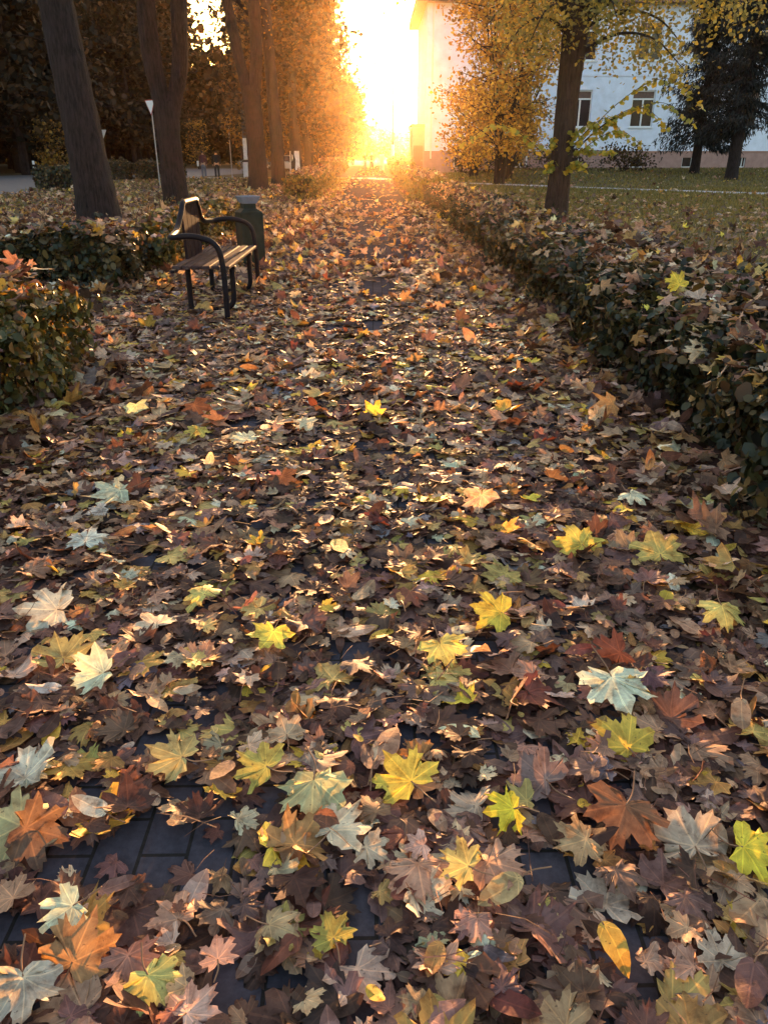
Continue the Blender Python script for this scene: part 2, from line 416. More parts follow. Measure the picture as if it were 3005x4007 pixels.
# ------------------------------------------------------------------ litter
PAL = {  # linear base colours of fallen leaves
 'dark brown': (.070, .036, .030), 'brown': (.135, .068, .050), 'mauve brown': (.19, .108, .095), 'tan': (.38, .235, .155), 'pale tan': (.54, .39, .29),
 'ochre': (.40, .22, .075), 'olive yellow': (.46, .33, .12), 'yellow': (.66, .43, .07), 'pale green': (.60, .58, .44), 'orange': (.40, .19, .07), 'rust red': (.17, .055, .042), 'grey': (.20, .17, .20)}
PN = list(PAL); PC = np.array([PAL[k] for k in PN])
PW = np.array([.19, .19, .18, .17, .10, .04, .05, .018, .026, .010, .013, .020]); PW /= PW.sum()
PW_TOP = PW*np.array([.8, 1.1, 1.1, 1.2, .95, 1.4, 1.4, 1.6, .8, 1, 1.3, .5]); PW_TOP /= PW_TOP.sum()
def pick_cols(n, w=PW, jit=.18):
    k = rng.choice(len(PN), n, p=w); c = PC[k]*(1+jit*rng.normal(size=(n, 1)))*(1+.06*rng.normal(size=(n, 3)))
    return np.clip(c, .012, .8), k
HI = templates('maple', 'hi', 26, .72, 11)+templates('oval', 'hi', 10, .7, 300)
MID = templates('maple', 'mid', 16, .85, 51)+templates('oval', 'mid', 6, .6, 400)
LO = templates('maple', 'lo', 10, 1.4, 91)
# bare patches of paving (x, y, rx, ry)
BARE = [(-.02, 3.95, .17, .13), (.33, 3.72, .12, .07), (-.55, 1.25, .27, .16), (-.36, 1.42, .18, .10), (-.08, 2.02, .13, .09), (-.28, 2.06, .10, .07), (-.88, 2.62, .12, .09), (-1.02, 2.30, .12, .08), (-.22, 3.2, .12, .08), (.12, 3.15, .09, .07),
        (-.55, 3.55, .16, .08), (-.75, 4.3, .28, .12), (-.35, 4.75, .25, .10), (.0, 7.3, .22, .9), (.05, 9.4, .35, 1.2), (-.35, 7.0, .2, .3), (.25, 1.72, .12, .06), (-.62, 1.60, .16, .08), (.37, 1.22, .09, .10), (.47, 1.12, .07, .09), (-.07, 1.18, .08, .05),
        (-.75, 1.05, .20, .10), (.15, 13.5, .3, 1.2), (-.2, 18, .3, 1.6), (.1, 24, .4, 2.5), (.0, 34, .5, 4), (-.1, 46, .6, 7), (-.28, .93, .07, .05), (-.30, 2.55, .10, .06), (.0, 5.6, .12, .25)]
def bare_mask(x, y):
    mk = np.zeros(len(x), bool)
    for bx, by, rx, ry in BARE: mk |= ((x-bx)/(rx*.66))**2+((y-by)/(ry*.66))**2 < 1+.35*np.sin(9*np.arctan2(y-by, x-bx)+bx*7)
    return mk
def in_view(P, my=.1):
    u, v, d = seen_at(P); mx = .15+1.2/np.maximum(d, .5); return (d > .2) & (u > -mx) & (u < 1+mx) & (v < 1+my)
def clumpy(x, y, s=1.1):
    return .5+.25*np.sin(x*2.1*s+1.3*np.sin(y*1.7*s))+.25*np.sin(y*2.6*s+1.1*np.sin(x*2.3*s+1))
hedges = [  # x0, x1, y0, y1, height
 (1.72, 3.15, -1.2, 9.3, .62), (1.70, 2.75, 9.5, 26, .58), (1.5, 2.55, 28, 47, .78), (1.75, 3.3, 66, 92, 1.15),
 (-3.3, -2.02, -.5, 5.3, .74), (-8.8, -2.85, 9.1, 10.2, .62), (-3.45, -2.7, 10.35, 16.6, .62), (-3.0, -2.0, 29.2, 44, .86), (-4.2, -2.6, 66, 88, 1.1),
 (-15.3, -12.6, 38, 40.5, 1.0), (-15.0, -12.2, 53.5, 55.5, 1.15), (-18.4, -15.6, 53.5, 55.5, 1.15)]
def in_hedge(x, y):
    mk = np.zeros(len(x), bool)
    for x0, x1, y0, y1, h in hedges: mk |= (x > x0+.08) & (x < x1-.08) & (y > y0+.08) & (y < y1-.08)
    return mk

def lump_top(x, y): return .055*np.sin(y*1.9+x*1.3)+.04*np.sin(y*4.3-x*3.1+1)-.02
STALK = [(np.array([(-.012, 0, 0), (.012, 0, 0), (-.01+.08*b, .5, .10+.1*b), (.014+.08*b, .5, .10+.1*b), (-.006+.3*b, 1, .04), (.01+.3*b, 1, .04)]), np.array([(0, 1, 3), (0, 3, 2), (2, 3, 5), (2, 5, 4)]), np.full((6, 2), .5)) for b in (-.8, -.2, .5, 1.)]
layers = []      # (V, T, uv, col) of the one litter object
def put_layer(tp, n, xr, yr, size, tilt_sd, zr, dens=None, w=PW, on=None, upright=.03, avoid=True):
    x = rng.uniform(*xr, n); y = rng.uniform(*yr, n)
    keep = np.ones(n, bool) if dens is None else rng.uniform(size=n) < dens(x, y)
    if on is None and avoid: keep &= ~bare_mask(x, y) | (rng.uniform(size=n) < .06); keep &= ~in_hedge(x, y)
    x, y = x[keep], y[keep]; z = height(x, y)+rng.uniform(*zr, len(x))+(on or 0)
    P = np.column_stack([x, y, z]); k = in_view(P); P = P[k]; n = len(P)
    tl = np.abs(rng.normal(0, tilt_sd, n)); up = rng.uniform(size=n) < upright; tl[up] = rng.uniform(.7, 1.3, up.sum())
    fl = rng.uniform(size=n) < .4
    tl = np.where(fl, math.pi-tl, tl)
    sz = size*np.clip(rng.lognormal(-.03, .34, n), .4, 1.75)
    P[:, 2] += np.where(np.abs(np.sin(tl)) > .5, sz*.35, np.abs(np.sin(tl))*sz*.25)
    rot = rot_mats(rng.uniform(0, 6.28, n), tl, rng.uniform(0, 6.28, n))
    cols, ck = pick_cols(n, w)
    return dict(tp=tp, idx=rng.integers(0, len(tp), n), pos=P, rot=rot, size=sz, cols=cols, ck=ck, tilt=tl)
def commit(d, mask=None):
    mask = np.ones(len(d['pos']), bool) if mask is None else mask
    if mask.any(): layers.append(scatter(d['tp'], d['idx'][mask], d['pos'][mask], d['rot'][mask], d['size'][mask], d['cols'][mask]))
w_under = PW.copy(); w_under[[0, 1, 2]] *= 2.2; w_under[[7, 8, 4]] *= .2; w_under /= w_under.sum()
def pathdens(x, y): return np.clip(.50+.85*clumpy(x, y, 1.7)+.25*np.abs(x), .3, 1)
# near: bottom layer, middle layer, then the top layer whose nearest leaves become objects of their own
commit(put_layer(HI, 6800, (-3.4, 3.4), (.5, 4.2), .062, .11, (.015, .028), pathdens, w_under))
commit(put_layer(HI, 7600, (-3.4, 3.4), (.5, 4.2), .059, .15, (.022, .045), pathdens))
top = put_layer(HI, 4300, (-3.4, 3.4), (.5, 4.2), .060, .11, (.035, .062), pathdens, PW_TOP, upright=.015)
commit(put_layer(MID, 15000, (-4.6, 4), (4.2, 9), .074, .09, (.012, .04), lambda x, y: pathdens(x, y), upright=.025))
commit(put_layer(MID, 15000, (-5.5, 3), (4.2, 12), .076, .10, (.025, .055), lambda x, y: pathdens(x, y)*.8, PW_TOP, upright=.035))
commit(put_layer(STALK, 700, (-2, 2), (.6, 4.2), .085, .2, (.05, .085), None, np.array([.5, .5]+[0]*10), upright=0.))
w_far = PW_TOP.copy(); w_far[[3, 4, 5, 9]] *= 1.5; w_far /= w_far.sum()
sides = lambda x, y: np.clip(.25+.35*np.abs(x+.1), .15, 1)*np.where(np.abs(x) < 1.2, .6, 1)*np.where(y > 22, .55, 1)
for hx0, hx1, hy0, hy1 in ((1.25, 1.78, -1, 9.3), (1.3, 1.8, 9.3, 26), (-2.15, -1.75, 3.2, 5.6), (-2.9, -2.4, 9, 16), (-6, -2.7, 8.7, 9.2)):
    d = put_layer(MID, int((hx1-hx0)*(hy1-hy0)*260), (hx0, hx1), (hy0, hy1), .068, .45, (.03, .13), None, w_far, upright=.12, avoid=False); commit(d)
commit(put_layer(LO, 26000, (-10, 2.5), (9, 26), .085, .42, (.015, .09), sides, w_far, upright=.1))
commit(put_layer(LO, 15000, (-15, 3), (24, 58), .10, .45, (.015, .09), lambda x, y: np.clip(.9-.012*y, .2, 1)*np.where(np.abs(x) < 1.1, .25, 1), w_far, upright=.1, avoid=False))
commit(put_layer(LO, 9000, (2.6, 16), (6, 34), .085, .4, (.04, .10), lambda x, y: np.clip(1.2-.05*(x-2.6)-.025*y, .12, 1), w_far))
commit(put_layer(LO, 2600, (4, 34), (28, 68), .11, .4, (.015, .06), lambda x, y: .35+.5*sstep(46, 58, y), w_far))
commit(put_layer(LO, 1500, (-1.4, 1.2), (64, 112), .10, .4, (.02, .05), lambda x, y: .5+0*x, w_far, avoid=False))
# leaves lying on the hedges
for x0, x1, y0, y1, h in hedges[:9]:
    near = y0 < 10; dn = 200 if near else 60
    nn = int((x1-x0)*(y1-y0)*dn)
    d = put_layer(MID if near else LO, nn, (x0-.04, x1+.04), (y0, y1), .070 if near else .09, .35, (.0, .085), None, w_far, on=h, upright=.15)
    d['pos'][:, 2] += lump_top(d['pos'][:, 0], d['pos'][:, 1])-.16*np.clip(1-np.minimum(d['pos'][:, 0]-x0, x1-d['pos'][:, 0])/.16, 0, 1.4)
    commit(d)

# the nearest leaves of the top layer are things of their own
u, v, dep = seen_at(top['pos'])
inside = (u > -.01) & (u < 1.01) & (v < 1.01) & (v > .4)
HERO = [  # x, y, span (m), yaw deg, tilt, colour, kind, label
 (0.07, 1.44, 0.191, 35, .30, (.66, .50, .08), 'm', 'large bright yellow maple leaf with broad open lobes, middle of the path'),
 (0.30, 1.32, 0.126, 100, .35, (.76, .60, .05), 'm', 'vivid lemon yellow maple leaf to the right of the largest yellow leaf'),
 (-0.33, 2.04, 0.153, 160, .30, (.68, .58, .10), 'm', 'light yellow maple leaf lying alone over dark bare paving'),
 (0.39, 2.17, 0.200, 80, .35, (.66, .50, .07), 'm', 'long yellow maple leaf seen almost edge on, raised above brown leaves'),
 (0.21, 1.97, 0.172, 200, .32, (.66, .55, .15), 'm', 'yellow maple leaf with two raised lobes and a thin stalk below it'),
 (0.80, 2.69, 0.223, 20, .45, (.60, .47, .09), 'm', 'curled golden yellow maple leaf with torn upper edge'),
 (1.10, 2.64, 0.251, 0, .38, (.60, .44, .13), 'm', 'wide tan yellow maple leaf standing up beside the right hedge foot'),
 (0.68, 1.76, 0.242, 185, .22, (.62, .66, .50), 'm', 'large pale mint maple leaf with an upright stalk, lying flat'),
 (0.64, 1.57, 0.205, 30, .5, (.56, .40, .07), 'm', 'golden maple leaf with long pointed lobes below the pale mint leaf'),
 (1.15, 2.15, 0.186, 175, .30, (.62, .52, .16), 'm', 'pale yellow maple leaf with a reddish stalk near the right edge'),
 (-0.65, 1.35, 0.079, 70, .25, (.64, .62, .52), 'o', 'small whitish oval leaf lying over bare dark paving'),
 (-0.62, 1.06, 0.130, 130, .25, (.55, .60, .43), 'm', 'pale mint maple leaf lying on bare paving low on the left'),
 (0.83, 1.21, 0.158, 250, .3, (.72, .58, .06), 'm', 'bright yellow maple leaf cut by the right edge of the photo'),
 (0.18, 1.17, 0.121, 60, .35, (.58, .45, .15), 'm', 'tan yellow maple leaf folded over the tan oval leaf'),
 (0.28, 1.13, 0.093, 120, .25, (.46, .34, .17), 'o', 'large tan oval leaf with a toothed edge, low on the right of middle'),
 (0.45, 1.00, 0.079, 200, .3, (.50, .33, .07), 'o', 'golden oval leaf with a hole bitten through it'),
 (0.70, 1.25, 0.195, 10, .30, (.48, .38, .29), 'm', 'large pinkish tan maple leaf with a long thin stalk pointing down'),
 (-0.81, 1.83, 0.186, 110, .35, (.56, .62, .46), 'm', 'mint green maple leaf, pointed, beside dark red leaves on the left'),
 (-0.96, 1.97, 0.195, 30, .30, (.36, .30, .12), 'm', 'olive tan maple leaf with five blunt lobes, far left'),
 (-0.83, 1.30, 0.195, 70, .28, (.42, .38, .20), 'm', 'big olive cream maple leaf cut by the left edge'),
 (-0.64, 0.91, 0.158, 200, .25, (.48, .42, .34), 'm', 'cream maple leaf with strong veins in the bottom left corner'),
 (-0.57, 0.99, 0.167, 345, .6, (.34, .19, .09), 'm', 'orange and yellow maple leaf propped upright, bottom left'),
 (-0.41, 0.92, 0.121, 220, .35, (.44, .43, .15), 'm', 'yellow green maple leaf with an orange corner, near the bottom edge'),
 (-0.15, 1.39, 0.205, 180, .22, (.42, .41, .22), 'm', 'flat olive cream maple leaf in two halves, left of the largest yellow leaf'),
 (-0.29, 1.48, 0.158, 60, .30, (.42, .36, .09), 'm', 'olive yellow maple leaf with insect holes, just above the olive cream leaf'),
 (-0.24, 1.61, 0.130, 20, .25, (.48, .34, .22), 'm', 'pale tan maple leaf with a rounded outline, middle of the path'),
 (-0.51, 1.51, 0.167, 75, .30, (.45, .36, .15), 'm', 'tan yellow maple leaf lying over dark gaps, left of middle'),
 (-1.10, 2.22, 0.242, 95, .45, (.60, .56, .45), 'm', 'long whitish maple leaf with curled edge by the left border'),
 (1.00, 1.67, 0.093, 160, .35, (.36, .26, .18), 'o', 'round tan leaf with a drooping tip near the right border'),
 (0.40, 1.45, 0.177, 45, .40, (.21, .14, .13), 'm', 'mauve brown crumpled maple leaf with raised veins, right of the largest yellow leaf'),
 (0.56, 1.29, 0.205, 150, .30, (.19, .09, .05), 'm', 'large orange brown maple leaf with a dark hole, low on the right'),
 (-0.09, 1.03, 0.102, 20, .4, (.38, .32, .08), 'm', 'olive yellow leaf standing on edge, low in the middle'),
 (-0.30, 0.97, 0.084, 10, .35, (.44, .26, .21), 'm', 'small pinkish maple leaf over dark paving, near the bottom'),
 (-1.19, 3.22, 0.279, 110, .18, (.52, .55, .40), 'm', 'very large pale mint maple leaf lying flat on the left side'),
 (-0.60, 2.30, 0.149, 45, .15, (.58, .50, .16), 'm', 'pale yellow maple leaf left of the path middle, above the lone light yellow leaf'),
 (-1.15, 2.77, 0.195, 5, .25, (.62, .62, .54), 'm', 'whitish maple leaf on a tall stalk, tilted, left side'),
 (1.15, 3.10, 0.158, 210, .2, (.56, .60, .46), 'm', 'mint white maple leaf on the right side of the path'),
 (-0.70, 3.96, 0.186, 30, .2, (.58, .60, .42), 'm', 'pale mint maple leaf left of the bare paving patch'),
 (-0.38, 4.17, 0.186, 80, .2, (.60, .52, .34), 'm', 'cream maple leaf just beyond the bare paving patch'),
 (-0.98, 4.07, 0.167, 160, .35, (.58, .44, .10), 'm', 'golden maple leaf raised on one lobe near the bare paving patch'),
]
HEDGE_HERO = [
 (1.98, 5.15, .68, .19, 20, .9, (.62, .45, .06), 'golden yellow maple leaf standing on top of the right hedge'),
 (1.72, 4.02, .47, .19, 140, 1.1, (.52, .44, .32), 'pale cream maple leaf hanging on the dark face of the right hedge'),
 (1.95, 4.75, .64, .20, 60, .4, (.42, .32, .27), 'pinkish grey curled maple leaf lying on top of the right hedge'),
 (-2.35, 4.85, .68, .20, 20, .5, (.52, .22, .07), 'orange maple leaf lying on top of the near left hedge'),
 (-2.15, 4.6, .66, .15, 20, .4, (.45, .5, .30), 'pale green maple leaf on the near left hedge edge'),
]
stalk_mat = simple('leaf stalk', (.22, .11, .06), .6, .3, 20)
def single_leaf(k_tpl, pos, rot, size, colr, label, stalk=False, group=None):
    V, T, uv = k_tpl
    X = (rot @ V.T).T*size
    jit = 1+.10*rng.normal(size=(len(V), 1)); cc = np.clip(np.array(colr)*jit, .01, .85)
    o = build('fallen_leaf', X, T, M_litter, None, col=cc, uv=uv, loc=tuple(pos), smooth=True)
    tag(o, label, 'leaf', group)
    if stalk:
        b = np.array([0, -.25, V[0, 2]]); q = spline([b, b+[.03*rng.normal(), -.35, .05*rng.normal()], b+[.15*rng.normal(), -.8, .1*abs(rng.normal())]], 6)
        q = (rot @ q.T).T*size
        MB().tube(q, .0012+.006*size, 6).build('stalk', stalk_mat, o, smooth=True)
    return o
GR = 'fallen leaves at the front of the path'
for i, (x, y, sp, yw, tl, c, kd, lb) in enumerate(HERO):
    base = HI[(i*5) % 26] if kd == 'm' else HI[26+i % 10]
    V = base[0].copy(); V[:, 2] *= .9
    size = sp/1.75 if kd == 'm' else sp/1.05
    rot = rot_mats(np.array([R(yw)]), np.array([tl]), np.array([R((i*53) % 60-30)]))[0]
    single_leaf((V, base[1], base[2]), (x, y, .075+.012*math.sin(i*3)), rot, size, c, lb, True, GR)
for i, (x, y, z, sp, yw, tl, c, lb) in enumerate(HEDGE_HERO):
    base = HI[(i*3+1) % 26]
    rot = rot_mats(np.array([R(yw)]), np.array([tl]), np.array([R(10*i)]))[0]
    single_leaf(base, (x, y, z+.03), rot, sp/1.75, c, lb, False, 'leaves resting on the hedges')
score = np.where(inside, top['size']/np.maximum(dep, .3), -1)
# keep the top layer out from over the hero leaves
hx = np.array([(h[0], h[1], h[2]) for h in HERO])
dd = np.hypot(top['pos'][:, None, 0]-hx[None, :, 0], top['pos'][:, None, 1]-hx[None, :, 1])
clash = (dd < .42*hx[None, :, 2]+.01).any(1)
order = [i for i in np.argsort(-score) if score[i] > 0 and not clash[i]][:300-len(HERO)-len(HEDGE_HERO)]
own = np.zeros(len(score), bool); own[order] = True
commit(top, ~own & ~clash)
def spot_words(uu, vv):
    col = ['by the left edge', 'left of the middle', 'in the middle', 'right of the middle', 'by the right edge'][int(min(4, max(0, uu*5)))]
    row = 'at the very bottom' if vv > .9 else 'near the bottom' if vv > .8 else 'lower third' if vv > .7 else 'midway up'
    return f'{col}, {row}'
for i in order:
    cname = PN[top['ck'][i]]; oval = top['idx'][i] >= 26
    sz = top['size'][i]*(1.05 if oval else 1.75)
    size_w = 'small' if sz < .10 else 'medium' if sz < .15 else 'large'
    t = top['tilt'][i]; st = abs(math.sin(t))
    pose = 'standing on edge' if st > .6 else 'tilted' if st > .28 else 'flat'
    kind = 'oval' if oval else 'maple'
    single_leaf(HI[top['idx'][i]], top['pos'][i], top['rot'][i], top['size'][i], top['cols'][i],
                f"{size_w} {cname} {kind} leaf, {pose}, {spot_words(u[i], v[i])}", i % 4 == 0, GR)
V = np.concatenate([l[0] for l in layers]); offs = np.cumsum([0]+[len(l[0]) for l in layers[:-1]])
T = np.concatenate([l[1]+o for l, o in zip(layers, offs)]); UVs = np.concatenate([l[2] for l in layers]); CC = np.concatenate([l[3] for l in layers])
tag(build('leaf_litter', V, T, M_litter, col=CC, uv=UVs, smooth=True), kind='stuff')
print('litter tris', len(T))

# grass on the lawns
CROSS = np.array([(-15, 59.4), (-4, 59), (0, 58.1), (4.15, 48.9), (10, 41.2), (16.1, 34.1), (29.5, 21.2)])
def on_cross(x, y):
    d = np.full(len(x), 9.)
    for a, b in zip(CROSS[:-1], CROSS[1:]):
        ab = b-a; tt = np.clip(((x-a[0])*ab[0]+(y-a[1])*ab[1])/(ab@ab), 0, 1); d = np.minimum(d, np.hypot(x-a[0]-tt*ab[0], y-a[1]-tt*ab[1]))
    return d < .85
def grass_patch(n, xr, yr, dens):
    x = rng.uniform(*xr, n); y = rng.uniform(*yr, n); k = (rng.uniform(size=n) < dens(x, y)) & ~in_hedge(x, y) & ~on_cross(x, y); x, y = x[k], y[k]
    P = np.column_stack([x, y, height(x, y)]); P = P[in_view(P)]; n = len(P)
    a = rng.uniform(0, 6.28, n); h = rng.uniform(.04, .11, n)*(1+.012*P[:, 1]); wd = .006+.0006*P[:, 1]
    d = np.column_stack([np.cos(a), np.sin(a), np.zeros(n)]); ln = np.column_stack([rng.normal(0, .5, n), rng.normal(0, .5, n), np.ones(n)])*h[:, None]
    V = np.stack([P-d*wd[:, None], P+d*wd[:, None], P+ln], 1).reshape(-1, 3)
    c = np.array([.125, .115, .045])*rng.uniform(.5, 1.6, (n, 1))+np.array([.07, .035, 0])*(rng.uniform(size=(n, 1)) < .3)
    return V, np.arange(3*n).reshape(-1, 3), np.repeat(c, 3, 0)
gs = [grass_patch(60000, (2.9, 22), (5, 40), lambda x, y: .9+0*x), grass_patch(22000, (4, 36), (40, 70), lambda x, y: .9+0*x),
      grass_patch(26000, (-16, -3.3), (11, 60), lambda x, y: clumpy(x, y, .4)**1.5), grass_patch(5000, (-3, -1.4), (16, 58), lambda x, y: .5+0*x), grass_patch(6000, (1.2, 3), (19, 58), lambda x, y: .7+0*x)]
offs = np.cumsum([0]+[len(g[0]) for g in gs[:-1]])
tag(build('grass', np.concatenate([g[0] for g in gs]), np.concatenate([g[1]+o for g, o in zip(gs, offs)]), M_foliage, col=np.concatenate([g[2] for g in gs])), kind='stuff')

# ------------------------------------------------------------------ hedges
HLEAF = [(np.array([(0, -.5, 0), (.34, -.22, .05), (.36, .12, .09), (.12, .5, .0), (-.12, .5, 0), (-.36, .12, .09), (-.34, -.22, .05)]), np.array([(0, 1, 2), (0, 2, 3), (0, 3, 4), (0, 4, 5), (0, 5, 6)]), np.zeros((7, 2)))]
def hedge(box, leaf, dens, palette, label, ragged=.09, group='clipped hedges along the path'):
    x0, x1, y0, y1, h = box; cx, cy = (x0+x1)/2, (y0+y1)/2; z0 = float(height(cx, cy))
    t = thing('hedge', (cx, cy, z0), 0, label, 'hedge', group)
    a, b = (x1-x0)/2, (y1-y0)/2
    areas = np.array([2*b*h, 2*b*h, 2*a*h, 2*a*h, 4*a*b]); n = int(areas.sum()*dens)
    f = rng.choice(5, n, p=areas/areas.sum()); s = rng.uniform(-1, 1, n); q = rng.uniform(0, 1, n)
    P = np.zeros((n, 3)); Nn = np.zeros((n, 3))
    for k in range(5):
        w = f == k
        if k < 2: sg = 1 if k == 0 else -1; P[w] = np.column_stack([np.full(w.sum(), a*sg), s[w]*b, q[w]*h]); Nn[w] = (sg, 0, .2)
        elif k < 4: sg = 1 if k == 2 else -1; P[w] = np.column_stack([s[w]*a, np.full(w.sum(), b*sg), q[w]*h]); Nn[w] = (0, sg, .2)
        else: P[w] = np.column_stack([s[w]*a, (q[w]*2-1)*b, np.full(w.sum(), h)]); Nn[w] = (0, 0, 1)
    depth = np.abs(rng.normal(0, ragged, n))
    lump = .09*np.sin(P[:, 1]*2.3+P[:, 0]*3)+.06*np.sin(P[:, 1]*7.3+P[:, 2]*6+P[:, 0]*5)
    P += Nn*(lump*(Nn[:, 2] < .9)-depth+.02)[:, None]
    P[:, 2] += lump_top(P[:, 0]+cx, P[:, 1]+cy)*np.clip(P[:, 2]/h, 0, 1)
    ed = np.clip((P[:, 2]-.75*h)/(.25*h), 0, 1); rim = np.maximum(np.abs(P[:, 0])/a, np.abs(P[:, 1])/b)
    P[:, 2] -= .20*h*ed*np.clip((rim-.7)/.3, 0, 1)**2
    P[:, 2] = np.maximum(P[:, 2], .01)
    thin = rng.uniform(size=n) < np.clip(.35+1.4*P[:, 2]/h, 0, 1); P, Nn = P[thin], Nn[thin]; n = len(P)
    # loose sprigs standing out of the clipped faces
    ns = int(n*.012); w = rng.integers(0, n, ns); k_ = 9
    sp = P[w]+(Nn[w]+rng.normal(0, .35, (ns, 3))+np.array([0, 0, .45]))*rng.uniform(.02, .10, (ns, 1))
    sp = np.repeat(sp, k_, 0)+rng.normal(0, .035, (ns*k_, 3)); sp[:, 2] = np.maximum(sp[:, 2], .02)
    P = np.vstack([P, sp]); Nn = np.vstack([Nn, np.repeat(Nn[w], k_, 0)]); n = len(P)
    nrm = Nn+rng.normal(0, .75, (n, 3)); nrm /= np.linalg.norm(nrm, axis=1)[:, None]
    up = rng.normal(0, 1, (n, 3)); e1 = np.cross(nrm, up); e1 /= np.linalg.norm(e1, axis=1)[:, None]; e2 = np.cross(nrm, e1)
    rot = np.stack([e1, e2, nrm], 2)
    pal = np.array(palette); c = pal[rng.integers(0, len(pal), n)]*(1+.3*rng.normal(size=(n, 1)))
    V, T, uv, cc = scatter(HLEAF, np.zeros(n, int), P, rot, leaf*np.clip(rng.lognormal(-.05, .35, n), .45, 2), np.clip(c, .008, .6))
    build('foliage', V, T, M_hedgeleaf, t, col=cc)
    tw = MB(); nt_ = int(min(700, max(60, (x1-x0)*(y1-y0)*60)))
    for _ in range(nt_):
        bx, by = rng.uniform(-a*.9, a*.9), rng.uniform(-b*.97, b*.97)
        tx, ty = np.clip(bx+rng.normal(0, .12), -a*.96, a*.96), np.clip(by+rng.normal(0, .12), -b*.98, b*.98)
        tw.tube([(bx, by, -.02), ((bx+tx)/2+rng.normal(0, .03), (by+ty)/2, h*.5), (tx, ty, h*rng.uniform(.8, .98))], [.009, .007, .003], 4, cap=False)
    core = MB()
    tw.build('twigs', M_bark2, t)
    return t
G1 = [(.018, .024, .014), (.028, .034, .015), (.014, .020, .016), (.045, .045, .016), (.085, .06, .022), (.055, .03, .016), (.11, .075, .028)]
G2 = [(.05, .055, .018), (.10, .085, .022), (.20, .14, .03), (.07, .06, .02), (.14, .075, .025)]
G3 = [(.16, .13, .03), (.22, .16, .035), (.10, .10, .025), (.20, .12, .03)]
HL = ['long dark green hedge nearest on the right, its top strewn with fallen leaves', 'low leafy hedge further along the right side of the path', 'small sunlit hedge on the right of the path past the lawn linden', 'far right hedge past the crossing, glowing under the sun',
      'square hedge end cut by the left edge, its right rim lit yellow', 'dark low hedge crossing behind the bench towards the left edge', 'backlit orange brown hedge directly behind the bench and bin', 'trimmed square ended hedge left of the path before the crossing', 'far left hedge beyond the crossing path',
      'dark rounded hedge beside the grey road at far left', 'clipped hedge between the two road signs and the forked tree', 'clipped hedge behind the leaning trunk at the road junction']
HP = [(.050, 1900, G1), (.050, 1500, G1), (.085, 420, G3), (.13, 160, G3), (.044, 2300, G2), (.058, 1300, G1), (.06, 1100, G2), (.09, 420, G2+G3), (.13, 160, G2), (.11, 220, G1), (.12, 180, G1), (.12, 180, G1)]
for bx, lb, (lf, dn, pal) in zip(hedges, HL, HP): hedge(bx, lf, dn, pal, lb)

# ------------------------------------------------------------------ trees
def grow(mb, tips, p, d, r, ln, depth, spread=.6, up=.25, kids=(2, 3), n=8):
    P = [np.array(p, float)]; dd = np.array(d, float); k = 4
    for i in range(k):
        dd = dd+rng.normal(0, .12, 3)+np.array([0, 0, up*.12]); dd /= np.linalg.norm(dd); P.append(P[-1]+dd*ln/k)
    mb.tube(P, np.linspace(r, r*.62, k+1), n, .03, cap=depth == 0)
    if depth <= 1:
        for q in P[1:]: tips.append(q)
    if depth == 0: return
    for c in range(rng.integers(kids[0], kids[1]+1)):
        nd = dd+rng.normal(0, spread, 3); nd[2] += up; nd /= np.linalg.norm(nd)
        grow(mb, tips, P[-1] if c < 2 else P[2], nd, r*rng.uniform(.5, .66), ln*rng.uniform(.62, .85), depth-1, spread, up, kids, max(4, n-2))
CLEAF = [(np.array([(0, -.5, 0), (.42, -.1, .06), (.22, .38, -.03), (0, .55, .03), (-.25, .36, -.02), (-.4, -.12, .06)]), np.array([(0, 1, 2), (0, 2, 3), (0, 3, 4), (0, 4, 5)]), np.zeros((6, 2)))]
def foliage(tips, per, sd, size, palette, parent, name='crown', mat=None, keep=None, flat=.6, droop=0.):
    tips = np.array(tips); n = len(tips)*per
    P = np.repeat(tips, per, 0)+rng.normal(0, 1, (n, 3))*np.array([sd, sd, sd*.75])
    if droop: P[:, 2] -= np.abs(rng.normal(0, droop, n))
    if keep is not None: P = P[keep(P)]; n = len(P)
    nrm = rng.normal(0, flat, (n, 3))+np.array([0, 0, .6]); nrm /= np.linalg.norm(nrm, axis=1)[:, None]
    e1 = np.cross(nrm, rng.normal(0, 1, (n, 3))); e1 /= np.linalg.norm(e1, axis=1)[:, None]; e2 = np.cross(nrm, e1)
    pal = np.array(palette); clump = np.repeat(rng.integers(0, len(pal), len(tips)), per)[:n] if keep is None else rng.integers(0, len(pal), n)
    ci = np.where(rng.uniform(size=n) < .6, clump, rng.integers(0, len(pal), n))
    c = np.clip(pal[ci]*(1+.25*rng.normal(size=(n, 1))), .006, .7)
    V, T, uv, cc = scatter(CLEAF, np.zeros(n, int), P, np.stack([e1, e2, nrm], 2), size*rng.uniform(.6, 1.35, n), c)
    return build(name, V, T, mat or M_foliage, parent, col=cc)
AUT = [(.20, .10, .03), (.26, .14, .03), (.14, .08, .03), (.30, .18, .035), (.10, .07, .025)]
DRK = [(.040, .026, .016), (.062, .036, .018), (.026, .021, .013), (.095, .056, .02)]
YEL = [(.35, .26, .06), (.28, .23, .065), (.23, .20, .065), (.42, .30, .06), (.17, .155, .055)]

